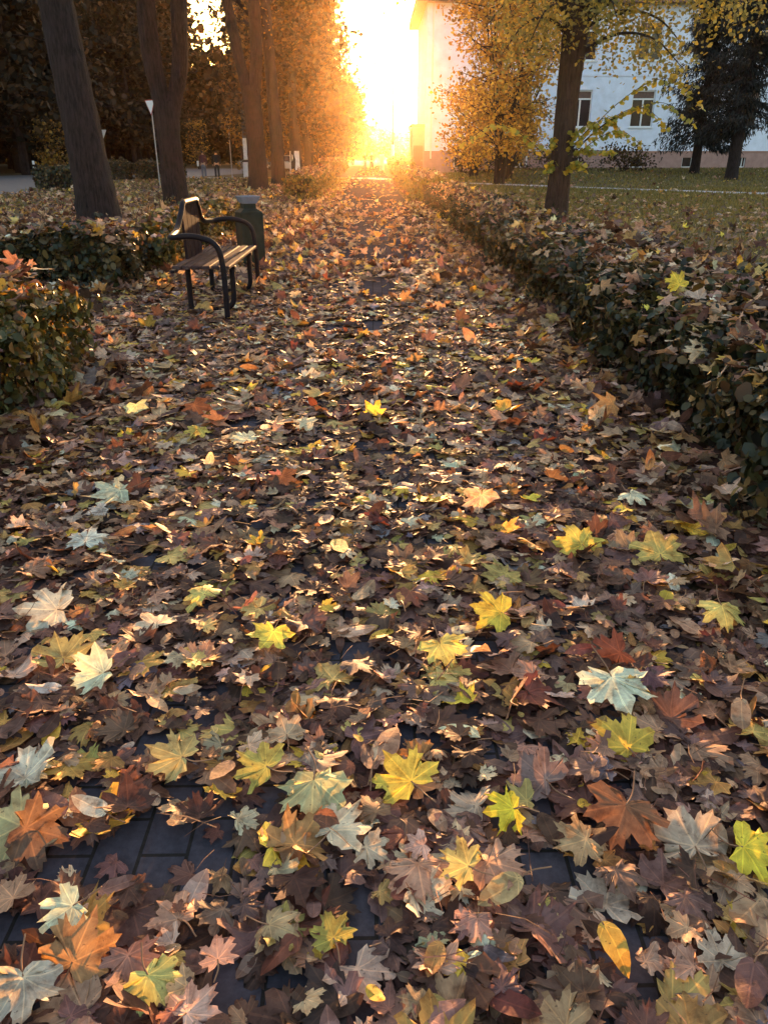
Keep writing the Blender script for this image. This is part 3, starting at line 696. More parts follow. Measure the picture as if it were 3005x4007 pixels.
def trunk_path(base, pts, r0, flare=1.7):
    """pts: list of (dx, dy, z, r)"""
    P = [np.array([0, 0, -.1])]+[np.array([0, 0, .25])]; rr = [r0*flare, r0*1.1]
    for dx, dy, z, r in pts: P.append(np.array([dx, dy, z])); rr.append(r)
    Q = spline(P, 6); t = np.linspace(0, len(P)-1, len(Q)); return Q, np.interp(t, np.arange(len(P)), rr)
def big_tree(loc, limbs, r0, label, pal, lsize=.13, per=22, height_=12, group=None, mat=None, sd=.65, depth=2, ln=2.6, keep=None, name='maple_tree', cat='tree', spread=.55, n=16, side=2):
    """limbs: list of limb point lists; first is the trunk from the ground, the others fork from it"""
    t = thing(name, loc, 0, label, cat, group)
    mb = MB(); tips = []
    for i, lm in enumerate(limbs):
        if i == 0: Q, rr = trunk_path((0, 0, 0), lm, r0)
        else:
            Q = spline([np.array(q[:3]) for q in lm], 6); tt = np.linspace(0, len(lm)-1, len(Q)); rr = np.interp(tt, np.arange(len(lm)), [q[3] for q in lm])
        mb.tube(Q, rr, n, .05)
        ends = i > 0 or len(limbs) == 1
        if ends:
            d = Q[-1]-Q[-4]; d /= np.linalg.norm(d)
            for c in range(4):
                nd = d+rng.normal(0, spread, 3); nd /= np.linalg.norm(nd)
                grow(mb, tips, Q[-1], nd, rr[-1]*.6, ln, depth, spread, .2)
            for c in range(side):
                q = Q[int(len(Q)*rng.uniform(.6, .9))]; a = rng.uniform(0, 6.28)
                grow(mb, tips, q, np.array([math.cos(a), math.sin(a), .5]), rr[-1]*.5, ln*.8, depth-1, spread, .2)
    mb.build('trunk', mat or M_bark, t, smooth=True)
    foliage(tips, per, sd, lsize, pal, t, keep=keep, mat=M_dim)
    return t
no_path = lambda lx: (lambda P: (P[:, 0]+lx < -1.6))
big_tree((-5.9, 17.9, 0), [[(-.05, 0, 1.2, .40), (-.16, 0, 2.8, .36), (-.30, .1, 4.6, .33), (-.4, .2, 6.5, .25)]], .42, 'thick dark trunk leaning left, nearest tree on the left', DRK, per=26, keep=lambda P: P[:, 2] > 6.2, side=0)
big_tree((-5.48, 23.3, 0), [[(-.02, 0, 1.2, .30), (-.02, 0, 2.3, .31), (0, 0, 2.75, .30)], [(0, 0, 2.2, .26), (-.16, 0, 3.0, .22), (-.28, 0, 4.0, .24), (-.30, .1, 5.4, .22), (-.6, .2, 7, .16)], [(.03, 0, 2.2, .24), (.26, 0, 2.9, .2), (.48, 0, 3.7, .21), (.62, 0, 5.4, .21), (.9, .2, 7, .15)]], .33,
         'dark forked tree with two upright limbs, behind the bench', DRK, per=26, keep=lambda P: P[:, 2] > 6.4, side=0)
big_tree((-5.15, 38.1, 0), [[(0, 0, 1.5, .37), (-.05, 0, 3.4, .36), (-.1, 0, 4.2, .40)], [(-.15, 0, 3.6, .28), (-.5, 0, 5.2, .24), (-.9, 0, 7.5, .22), (-1.3, .2, 9.5, .15)], [(0, 0, 3.6, .28), (.25, 0, 5.4, .25), (.3, 0, 8, .22), (.6, .2, 10, .15)]], .40,
         'brown tree with flared foot, right of the tall lamp post', DRK, per=34, ln=3.2)
big_tree((-4.9, 44.0, 0), [[(.0, 0, 2, .32), (-.1, 0, 5, .29), (-.2, 0, 8, .26)]], .36, 'straight brown trunk close beside the flared brown tree', AUT+DRK, per=40, ln=3.2)
# row of trees further along the walk
row_pal = DRK+[(.11, .055, .02), (.15, .085, .022)]
src = None
for i, (x, y, h0) in enumerate([(-5.2, 57, 6), (-5.6, 64, 4.4), (-5.4, 71, 4.0), (-5.7, 79, 3.4), (-5.2, 87, 3.0), (-5.6, 96, 2.8), (-5.2, 106, 2.6), (-5.2, 118, 2.6), (-5.0, 132, 2.6)]):
    lb = 'tree with a whitewashed trunk foot, left of the trimmed hedge' if i == 0 else 'brown autumn tree in the row along the left of the far path'
    t = big_tree((x, y, 0), [[(0, 0, h0*.5, .28), (rng.normal(0, .15), 0, h0, .25)]], .31, lb, row_pal, lsize=.26, per=26, sd=.95, depth=3, ln=2.4+.3*rng.uniform(), keep=(lambda X, Y: lambda P: (P[:, 0]+X < -1.0+.004*(Y-60)-.10*np.maximum(0, P[:, 2]-3)+.45*np.sin(P[:, 2]*1.7+Y)+rng.normal(0, .5, len(P))))(x, y), n=10, group=None if i == 0 else 'trees in a row beside the far path')
    if i == 0:
        MB().tube([(0, 0, -.05), (0, 0, .4), (0, 0, 1.0), (0, 0, 1.72)], [.45, .365, .335, .325], 14, .015).build('whitewash_band', M_white, t, smooth=True)
# lower growth filling under the row
def bush(loc, rx, rz, n, size, pal, label, group=None, name='bush', stems=6, mat=None):
    t = thing(name, loc, rng.uniform(0, 6), label, 'bush', group); mb = MB(); tips = []
    for k in range(stems):
        a = rng.uniform(0, 6.28); tip = np.array([rx*.55*math.cos(a), rx*.55*math.sin(a), rz*rng.uniform(.55, .9)])
        mb.tube(spline([(0.12*math.cos(a), .12*math.sin(a), -.05), tip*np.array([.4, .4, .5]), tip], 4), np.linspace(.05, .015, 9), 5)
    mb.build('stems', M_bark2, t)
    th = rng.uniform(0, 6.28, 26); rr = np.sqrt(rng.uniform(.02, 1, 26)); zz = rng.uniform(.15, .95, 26)
    for a, q, z in zip(th, rr, zz): w_ = math.sqrt(max(.1, 1-(z-.45)**2*2.2)); tips.append((rx*.85*q*math.cos(a)*w_, rx*.85*q*math.sin(a)*w_, rz*z))
    foliage(tips, n//26, rx*.22, size, pal, t, 'foliage', mat)
    return t
for i, (x, y, rx, rz) in enumerate([(-6.5, 92, 2.6, 4.5), (-5.5, 102, 2.4, 4.2), (-6.5, 112, 2.8, 5), (-4.2, 124, 2.4, 5), (-3.2, 140, 2.6, 5.2), (-1.2, 150, 2.2, 4.6), (1.2, 158, 2.4, 4.8), (3.6, 164, 2.8, 4.4), (6.6, 165, 3, 4.8), (9.6, 168, 3.4, 5.5)]):
    bush((x, y, 0), rx*1.1, rz*1.35, 1500, .30, AUT, 'rounded orange brown bush beyond the far end of the path', 'bushes at the far end of the path')

# linden on the right lawn
LP = (4.44, 19.9, 0)
t = thing('linden_tree', LP, 0, 'straight linden trunk with yellow leaves on the right lawn', 'tree')
mb = MB(); tips = []
Q, rr = trunk_path((0, 0, 0), [(.02, 0, 1.2, .25), (.04, 0, 2.6, .255), (.07, 0, 3.6, .28), (.08, 0, 4.3, .30)], .27, 1.2); mb.tube(Q, rr, 18, .03)
for dx, dy, dz in ((.55, .2, 1.), (-.35, -.2, 1), (.2, -.3, 1.1), (-.7, .2, .8), (.9, -.1, .75)):
    grow(mb, tips, (.08, 0, 4.1), np.array([dx, dy, dz])/np.linalg.norm([dx, dy, dz]), .16, 2.3, 3, .6, .12, (2, 3), 9)
tips2 = []
for dx, dy, z0, ln in ((.9, -.3, 3.4, 2.4), (1, .2, 3.9, 2.8), (-.9, -.2, 3.7, 1.7), (-.6, -.5, 3.9, 1.5), (.8, .5, 4.1, 3.0), (1, -.1, 4.4, 3.4), (-1, .2, 4.3, 2.0), (.3, -.9, 4.2, 1.6), (.95, .05, 4.9, 4.2), (.9, -.4, 4.6, 3.6)):
    d = np.array([dx, dy, 0]); d /= np.linalg.norm(d)
    P = spline([np.array([.07, 0, z0]), np.array([.07, 0, z0])+d*ln*.35+[0, 0, .45], np.array([.07, 0, z0])+d*ln*.7+[0, 0, .35], np.array([.07, 0, z0])+d*ln+[0, 0, -.25]], 7)
    mb.tube(P, np.linspace(.05, .008, len(P)), 6)
    for q in P[5:]:
        for _ in range(2): tips2.append(q+rng.normal(0, .16, 3)+[0, 0, -.1])
mb.build('trunk', M_bark2, t, smooth=True)
foliage(tips+tips2, 14, .24, .085, YEL, t, droop=.22, flat=.9, keep=lambda P: ((P[:, 0] > -1.75) | (P[:, 2] > 4.3)) & (P[:, 2] < 8))
# arching shoots low on the trunk, each with a row of leaves
SH = [(1.25, 3.15, 0, 2.9), (1.35, 2.9, -8, 2.45), (1.2, 2.35, 6, 2.35), (1.1, 1.75, 14, 1.9), (1.55, 1.2, -10, 1.55), (1.0, 2.45, 165, 2.0), (1.0, -.35, 170, 1.75), (1.2, .55, 60, 1.9), (.9, .75, -60, 1.3), (1.25, 1.35, 24, 2.15), (.85, .4, 200, 1.25), (1.6, .9, 8, 2.1)]
sh = MB(); LV = []
for z0, ln, az, ze in SH:
    ln = abs(ln); d = np.array([math.cos(R(az)), -abs(math.sin(R(az)))*.8, 0]); b0 = np.array([.02, -.1, z0])
    P = spline([b0, b0+d*ln*.35+[0, 0, (ze-z0)*.75], b0+d*ln*.7+[0, 0, (ze-z0)*1.08], b0+d*ln+[0, 0, (ze-z0)*.72]], 9)
    sh.tube(P, np.linspace(.012, .004, len(P)), 5)
    for q in P[6:]:
        for _ in range(2): LV.append(q+np.array([rng.normal(0, .04), rng.normal(0, .05), -.05+rng.normal(0, .03)]))
sh.build('shoots', M_bark2, t)
LV = np.array(LV); n = len(LV)
rot = rot_mats(rng.uniform(0, 6.28, n), rng.uniform(.5, 1.3, n), rng.uniform(0, 6.28, n))
pal = np.array([(.40, .33, .05), (.30, .30, .06), (.22, .24, .06), (.5, .36, .05)])
V, T, uv, cc = scatter(CLEAF, np.zeros(n, int), LV, rot, rng.uniform(.10, .17, n), pal[rng.integers(0, 4, n)])
build('shoot_leaves', V, T, M_foliage, t, col=cc)

# many-stemmed orange trees in front of the building
def multi_stem(loc, nst, hgt, spread, label, pal, per, lsize, lean=(0, 0)):
    t = thing('maple_shrub_tree', loc, 0, label, 'tree'); mb = MB(); tips = []
    for k in range(nst):
        a = 6.28*k/nst+rng.uniform(-.3, .3); rr = spread*rng.uniform(.5, 1)
        P = spline([(.25*math.cos(a), .25*math.sin(a), -.1), (rr*.25*math.cos(a), rr*.25*math.sin(a), hgt*.25), (rr*.6*math.cos(a)+lean[0]*.5, rr*.6*math.sin(a), hgt*.55), (rr*math.cos(a)+lean[0], rr*math.sin(a), hgt*.85)], 6)
        mb.tube(P, np.linspace(.075, .03, len(P)), 8, .03)
        for s in (.30, .45, .6, .75, .9, 1.0):
            q = P[min(len(P)-1, int(len(P)*s))]
            for _ in range(2):
                aa = rng.uniform(0, 6.28); grow(mb, tips, q, np.array([math.cos(aa), math.sin(aa), .35]), .035, 1.3, 1, .6, .1, (2, 3), 5)
    mb.build('trunk', M_bark2, t, smooth=True); foliage(tips, per, .42, lsize, pal, t, droop=.2)
    return t
ORG_GLOW = [(.42, .22, .04), (.50, .29, .045), (.32, .16, .035), (.56, .36, .06), (.26, .16, .035)]  # orange leaves, brightened so their colour carries the sun's glare
multi_stem((6.9, 45.5, float(height(6.9, 45.5))), 8, 9.5, 1.6, 'tall many stemmed orange leaved tree in front of the building corner', ORG_GLOW, 6, .18)
multi_stem((8.3, 52, float(height(8.3, 52))), 7, 10, 2.8, 'yellow brown many stemmed tree just right of the orange tree', ORG_GLOW+YEL, 5, .18, (.6, 0))
multi_stem((7.0, 58, float(height(7.0, 58))), 6, 5.5, 1.3, 'glowing orange shrub tree against the white building corner', ORG_GLOW, 5, .2)
# brown bushes below the windows
for i, (x, y, rx, rz) in enumerate([(10.5, 64, 2.2, 1.7), (14.3, 64, 2.2, 1.6), (18.5, 62, 2.2, 1.5), (7.6, 63, 1.8, 1.7)]):
    bush((x, y, float(height(x, y))), rx, rz, 1100, .17, DRK+[(.09, .085, .03)], ['low brown bush before the pinkish plinth, left of the linden trunk', 'low brown bush right behind the linden trunk', 'bare purplish brown bush in front of a basement window', 'brown bush at the foot of the orange trees'][i])

# spruces
def spruce(loc, hgt, r_low, z_low, tr, label, seed):
    r = np.random.default_rng(seed); t = thing('spruce_tree', loc, 0, label, 'tree', 'spruces in front of the building'); mb = MB()
    mb.tube([(0, 0, -.1), (0, 0, .6), (0, 0, z_low), (0, 0, hgt*.6), (0, 0, hgt)], [tr*1.25, tr*1.05, tr*.95, tr*.5, .03], 14, .03); mb.build('trunk', M_bark, t, smooth=True)
    P, D, bm_ = [], [], MB(); z = z_low
    while z < hgt-.3:
        f = 1-(z-z_low)/(hgt-z_low); L_ = r_low*(.18+.82*f)*(1 if z > z_low+.5 else .85)
        for k in range(8):
            a = r.uniform(0, 6.28); l = L_*r.uniform(.65, 1.12); q = []
            for s in np.linspace(0, 1, 9):
                q.append((l*s*math.cos(a), l*s*math.sin(a), z-l*(.42*s-.12*s*s)-.12*math.sin(s*3)+.1*s**4))
            bm_.tube(q, np.linspace(.035, .006, 9), 4, cap=False)
            q = np.array(q)
            for j in range(1, 9):
                m_ = 17
                side = np.array([-math.sin(a), math.cos(a), 0]); off = r.normal(0, .12+.18*(1-abs(j/8-.5)), m_)
                pp = q[j]+side*off[:, None]+np.column_stack([np.zeros(m_), np.zeros(m_), -np.abs(r.normal(0, .22, m_))])+r.normal(0, .06, (m_, 3))
                P.append(pp); D.append(np.tile([math.cos(a)*.4, math.sin(a)*.4, -.8], (m_, 1))+r.normal(0, .35, (m_, 3)))
        z += r.uniform(.42, .56)
    bm_.build('branches', M_bark, t)
    P = np.concatenate(P); D = np.concatenate(D); n = len(P); D /= np.linalg.norm(D, axis=1)[:, None]
    e = np.cross(D, r.normal(size=(n, 3))); e /= np.linalg.norm(e, axis=1)[:, None]; nn = np.cross(e, D)
    tp = [(np.array([(-.13, 0, 0), (.13, 0, 0), (.08, .6, 0), (0, 1, 0), (-.08, .6, 0)]), np.array([(0, 1, 2), (0, 2, 4), (4, 2, 3)]), np.zeros((5, 2)))]
    c = np.clip(np.array([.019, .020, .021])*(1+.4*r.normal(size=(n, 1))), .006, .2)
    V, T, uv, cc = scatter(tp, np.zeros(n, int), P, np.stack([e, D, nn], 2), r.uniform(.16, .34, n), c)
    build('crown', V, T, M_needle, t, col=cc); return t
spruce((22.3, 58, float(height(22.3, 58))), 18, 3.3, 2.5, .30, 'dark spruce with drooping lower boughs, left of the two beside the windows', 5)
spruce((21.5, 50, float(height(21.5, 50))), 18, 2.7, 3.1, .33, 'dark spruce with a bare lower trunk, right of the two by the lawn path', 6)
# weeping birch at the right border
t = thing('birch_tree', (25.2, 48, .3), 0, 'thin hanging bare twigs of a birch at the right border', 'tree'); mb = MB()
mb.tube([(0, 0, -.1), (.1, 0, 3), (0, 0, 7), (-.2, 0, 12)], [.2, .16, .12, .05], 10, .02); mb.build('trunk', M_bark, t, smooth=True); mb = MB()
for k in range(46):
    a = rng.uniform(0, 6.28); z = rng.uniform(4.2, 10.5); l = rng.uniform(.8, 2.6); x, y = l*math.cos(a), l*math.sin(a); dr = rng.uniform(1.2, 3.6)
    mb.tube(spline([(0, 0, z), (x*.6, y*.6, z+.5), (x, y, z+.1), (x*1.12, y*1.1, z-dr*.5), (x*1.15, y*1.12, z-dr)], 4), np.linspace(.03, .007, 17), 4, cap=False)
mb.build('twigs', M_bark, t)

# dark pine wood beyond the road
PINE = [(.014, .015, .012), (.020, .018, .013), (.030, .021, .015), (.011, .012, .011)]
def pine(seed, hgt, low):
    r = np.random.default_rng(seed); t = thing('pine_tree', (0, 0, 0)); mb = MB(); tips = []
    P = [(0, 0, -.1), (r.normal(0, .1), 0, hgt*.3), (r.normal(0, .2), 0, hgt*.7), (0, 0, hgt)]
    mb.tube(spline(P, 4), np.linspace(.26, .06, 13), 9, .03)
    z = low
    while z < hgt:
        f = (z-low)/(hgt-low); l = 3.4*math.sqrt(max(.08, 1-f**2))
        for k in range(4):
            a = r.uniform(0, 6.28); ll = l*r.uniform(.5, 1.1); e = np.array([ll*math.cos(a), ll*math.sin(a), z-.12*ll])
            mb.tube([(0, 0, z), e*.5+[0, 0, .5*z+.1], e], [.06, .04, .015], 4, cap=False)
            for s in (.35, .6, .8, 1.0): tips.append(np.array([0, 0, z])*(1-s)+e*s)
        z += r.uniform(.5, .8)
    mb.build('trunk', M_bark, t, smooth=True); foliage(tips, 9, .5, .42, PINE+DRK[:2], t, mat=M_needle, droop=.3)
    return t
protos = [pine(31, 17, 3.2), pine(32, 19, 3.8), pine(33, 15, 2.6), pine(34, 18, 4.6)]
spots = []
for row, y in enumerate((70, 76, 83, 91, 100, 112, 126)):
    xs = np.arange(-62-row*5, -9.5, 4.3) if row > 0 else np.arange(-52, -27, 4.1)
    for x in xs: spots.append((x+rng.normal(0, .8), y+rng.normal(0, 1.4)))
for y in (34, 40, 46, 52, 58, 64): spots += [(-33+rng.normal(0, .7), y+rng.normal(0, 1)), (-38+rng.normal(0, 1), y+rng.normal(0, 1))]
for y in (116, 124, 134, 146): spots += [(x+rng.normal(0, .6), y+rng.normal(0, 1)) for x in np.arange(-40, -8.5, 3.4)]
spots = [(x, y) for x, y in spots if not (-27.5 < x < -7.0 and y < 105) and not (y > 95 and -.225 < x/y < -.135)]
PL = 'tall dark pine standing in the shaded wood beyond the road'
for i, (x, y) in enumerate(spots):
    o = protos[i] if i < 4 else copy_tree(protos[i % 4])
    o.location = (x, y, 0); o.rotation_euler = (0, 0, rng.uniform(0, 6)); s = rng.uniform(1.2, 1.5); o.scale = (s, s, s)
    tag(o, PL, 'tree', 'pines of the wood beyond the road')
# the wood deeper in reads as one dark mass
n = 84; tp = [np.array((rng.uniform(-120, -7.5), rng.uniform(150, 170), z)) for z in np.repeat(np.linspace(.4, 26, 34), n)]
tp = [q for q in tp if not (q[2] > 16.5+rng.normal(0, 2) and -.205 < q[0]/q[1] < -.150)]
tag(foliage(tp, 20, 1.6, 1.3, PINE+DRK[:2], None, 'far_wood', M_needle), kind='stuff')
# young orange-leaved trees at the edge of the wood
for i, (x, y, h) in enumerate([(-9.3, 62, 4.6), (-24.5, 66, 3.8), (-20, 98, 5), (-12.5, 104, 5)]):
    bush((x, y, 0), 1.6, h, 900, .22, AUT, ['small orange leaved tree between the forked tree and the lamp post', 'orange brown sapling behind the leaning trunk', 'sunlit sapling deep in the wood past the road', 'orange sapling behind the parked cars'][i], name='sapling', stems=4, mat=M_dim)

# ------------------------------------------------------------------ bench
M_iron = simple('dark painted steel', (.010, .007, .011), .5, .3, 14, .12)
def wood_mat():
    m, nt, out = new_mat('worn brown planks'); p = N(nt, 'ShaderNodeBsdfPrincipled')
    f = noise(nt, 26, 7, .65, stretch=(1, .07, 1)); g = noise(nt, 5, 4)
    k = math_n(nt, 'ADD', math_n(nt, 'MULTIPLY', f, .7), math_n(nt, 'MULTIPLY', g, .3))
    L(nt, ramp(nt, k, [(.35, (.030, .018, .020)), (.52, (.065, .040, .040)), (.68, (.14, .10, .10))]), p.inputs['Base Color'])
    p.inputs['Roughness'].default_value = .7; p.inputs['Specular IOR Level'].default_value = .015
    b = N(nt, 'ShaderNodeBump'); b.inputs['Strength'].default_value = .5; b.inputs['Distance'].default_value = .006
    L(nt, f, b.inputs['Height']); L(nt, b.outputs[0], p.inputs['Normal']); L(nt, p.outputs[0], out.inputs[0]); return m
M_wood = wood_mat()
M_board = simple('dark back boards', (.022, .013, .016), .95, .3, 12, .03)
t = thing('park_bench', (-1.62, 8.52, 0), 0, 'dark steel park bench with brown plank seat and curved arms, left of the path', 'bench')
for k in range(6):   # planks run along the walk
    x0 = -.275+k*.0925
    MB().box((x0, -.93, .468), (x0+.078, .93, .50), .006).build('seat_plank', M_wood, t)
for y in (-.62, .52):  # closed loops under the seat
    lp = round_path([(-.20, y, .42), (-.20, y, .045), (.24, y, .045), (.24, y, .42)], .17, 8)
    lp[:9, 0] = -.20
    mb = MB(); mb.tube(round_path([(-.20, y, .44), (-.20, y, .05), (-.02, y, .05)], .03, 3), .027, 10); mb.tube(round_path([(-.05, y, .05), (.235, y, .05), (.235, y, .44)], .2, 10), .027, 10)
    mb.box((-.27, y-.03, .434), (.27, y+.03, .466), .004)
    mb.build('leg', M_iron, t, smooth=True)
# one bent tube: ground post, arm, back outline, arm, ground post
ya, yb = -1.06, 1.10
P = [(.235, ya, -.08), (.235, ya, .50), (.20, ya, .72), (-.03, ya, .79), (-.24, ya, .76), (-.27, -.60, .79), (-.25, -.40, .96), (-.25, -.33, 1.03), (-.25, .30, 1.03), (-.25, .37, .96), (-.27, .62, .79), (-.24, yb, .76), (-.03, yb, .79), (.20, yb, .72), (.235, yb, .50), (.235, yb, -.08)]
MB().tube(round_path(P, .13, 7), .027, 12).build('arm_and_back_tube', M_iron, t, smooth=True)
for k in range(4):
    y0 = -.385+k*.185
    mb = MB(); h1 = 1.0
    mb.add([(-.262, y0, .40), (-.235, y0, .40), (-.262, y0+.168, .40), (-.235, y0+.168, .40), (-.272, y0, h1), (-.248, y0, h1), (-.272, y0+.168, h1), (-.248, y0+.168, h1)],
           [(0, 1, 3, 2), (4, 6, 7, 5), (0, 4, 5, 1), (2, 3, 7, 6), (0, 2, 6, 4), (1, 5, 7, 3)])
    mb.build('back_board', M_board, t)
for x0, y0, y1 in ((-.26, ya, -.93), (.215, ya, -.93), (-.26, .93, yb), (.215, .93, yb)): MB().box((x0, y0, .452), (x0+.035, y1, .48)).build('arm_bracket', M_iron, t)

# ------------------------------------------------------------------ bin
M_green = simple('dark green paint', (.016, .023, .020), .6, .35, 7, .08, bump=.08)
t = thing('litter_bin', (-1.68, 11.22, 0), R(24), 'dark green square litter bin with a pale blue hopper tray on top, behind the bench', 'bin'); t.scale = (.80, .80, 1)
mb = MB(); mb.box((-.19, -.19, .10), (.19, .19, .76), .012); mb.build('body', M_green, t)
mb = MB(); mb.box((-.155, -.155, .0), (.155, .155, .098), .0); mb.build('foot', M_iron, t)
mb = MB(); mb.add([(-.18, -.18, .762), (.18, -.18, .762), (.18, .18, .762), (-.18, .18, .762), (-.105, -.105, .80), (.105, -.105, .80), (.105, .105, .80), (-.105, .105, .80), (-.105, -.105, .86), (.105, -.105, .86), (.105, .105, .86), (-.105, .105, .86)],
  [(3, 2, 1, 0), (0, 1, 5, 4), (1, 2, 6, 5), (2, 3, 7, 6), (3, 0, 4, 7), (4, 5, 9, 8), (5, 6, 10, 9), (6, 7, 11, 10), (7, 4, 8, 11), (8, 9, 10, 11)]); mb.build('neck', M_green, t)
o_, i_ = .175, .165
mb = MB(); V = []
for s, z in ((.115, .862), (o_, .955), (i_, .955), (.095, .872)): V += [(-s, -s, z), (s, -s, z), (s, s, z), (-s, s, z)]
Fc = [(3, 2, 1, 0)]+[(r*4+j, r*4+(j+1) % 4, (r+1)*4+(j+1) % 4, (r+1)*4+j) for r in range(3) for j in range(4)]+[(12, 13, 14, 15)]
mb.add(V, Fc); mb.build('ash_tray', simple('pale blue metal', (.10, .155, .25), .6, .2, 8, .5), t)
for sx in (-1, 1):
    for sy in (-1, 1): MB().box((sx*.178-.014, sy*.178-.014, .11), (sx*.178+.014, sy*.178+.014, .75), .004).build('corner_strip', M_green, t)

# ------------------------------------------------------------------ signs and posts
M_red = simple('sign red', (.30, .035, .04), .5, .15); M_swhite = simple('sign white', (.72, .74, .80), .4, .08); M_grey = simple('grey steel', (.34, .34, .37), .45, .2, 8, .5, .3)
def triangle(s, z, r=.05):
    """point-down triangle with rounded corners in (x,z), side s, centre at z"""
    h = s*.866; C = [(-s/2, z+h/3), (s/2, z+h/3), (0, z-2*h/3)]
    p = round_path([((C[0][0]+C[1][0])/2, C[0][1], 0), (*C[0], 0), (*C[2], 0), (*C[1], 0), ((C[0][0]+C[1][0])/2, C[0][1], 0)], r, 4)
    return [(a[0], a[1]) for a in p[:-1]]
def give_way(loc, rz, top, s, face, label):
    t = thing('give_way_sign', loc, rz, label, 'road sign', 'triangular road signs at the junction'); zc = top-s*.866/3
    MB().lathe([(.03, -.1), (.03, top-.02)], 10).build('pole', M_grey, t, smooth=True)
    pl = MB().prism(triangle(s, zc), 'y', -.052, -.034).build('plate', M_red if face else M_grey, t)
    if face: MB().prism(triangle(s*.84, zc-.005, .03), 'y', -.056, -.0525).build('white_face', M_swhite, pl)
    else: MB().box((-s*.3, -.034, zc+s*.12), (s*.3, -.02, zc+s*.16)).build('bracket', M_grey, pl)
    return t
o = give_way((-10.62, 42, 0), R(-38), 3.88, .80, True, 'give way sign with white face and red border, in front of the forked tree')
o = give_way((-15.70, 50, 0), R(170), 2.80, .66, False, 'grey back of a triangular road sign half behind the leaning trunk')
M_mast = simple('weathered mast', (.10, .085, .09), .7, .2, 6, .3)
def lamp_post(loc, label, h=9.):
    t = thing('lamp_post', loc, 0, label, 'lamp post', 'lamp posts with white painted feet'); z0 = loc[2]
    MB().lathe([(.27, -.1), (.27, .05), (.255, .98), (.235, 1.02)], 18).build('socket', simple('grey white concrete', (.50, .50, .54), .8, .2, 6), t, smooth=True)
    MB().lathe([(.30, 1.022), (.30, 1.13), (.22, 1.17)], 18).build('collar', M_iron, t, smooth=True)
    MB().lathe([(.165, 1.172), (.16, 2.55)], 18).build('white_band', M_white, t, smooth=True)
    mb = MB(); mb.lathe([(.155, 2.552), (.09, h)], 16); mb.tube(spline([(0, 0, h-.1), (0, .1, h+.5), (0, .6, h+.85), (0, 1.4, h+.95)], 5), .04, 8)
    mb.build('mast', M_mast, t, smooth=True)
    hd = MB().box((-.14, 1.35, h+.88), (.14, 2.0, h+1.02), .05).build('lamp_head', M_grey, t); MB().box((-.1, 1.42, h+.86), (.1, 1.92, h+.878)).build('glass', M_swhite, hd)
lamp_post((-8.9, 60, 0), 'grey lamp post with a white painted band, between the forked and the flared trees')
lamp_post((2.35, 96, 0), 'lamp post with a white painted foot in the glare right of the walkers')
t = thing('sign_post', (-10.3, 62, 0), 0, 'thin bare grey pole beside the person in black', 'pole'); mb = MB(); mb.lathe([(.035, -.1), (.032, 3.35), (.0, 3.38)], 8); mb.build('pole', M_grey, t, smooth=True); MB().lathe([(.09, -.05), (.09, .03), (.05, .06)], 10).build('base_plate', M_grey, t)
t = thing('marker_post', (-24.3, 61, 0), 0, 'small white roadside marker post in front of the dark wood', 'post'); MB().box((-.07, -.06, -.1), (.07, .06, 1.1), .02).build('post', M_swhite, t); MB().box((-.072, -.064, .72), (.072, .064, .86), .0).build('dark_band', M_iron, t)
t = thing('boundary_post', (1.02, 88, 0), 0, 'squat pale post beside the walkers at the end of the path', 'post'); MB().box((-.2, -.2, -.1), (.2, .2, 1.45), .03).build('post', M_white, t); MB().box((-.23, -.23, 1.452), (.23, .23, 1.52), .02).build('cap', M_white, t)

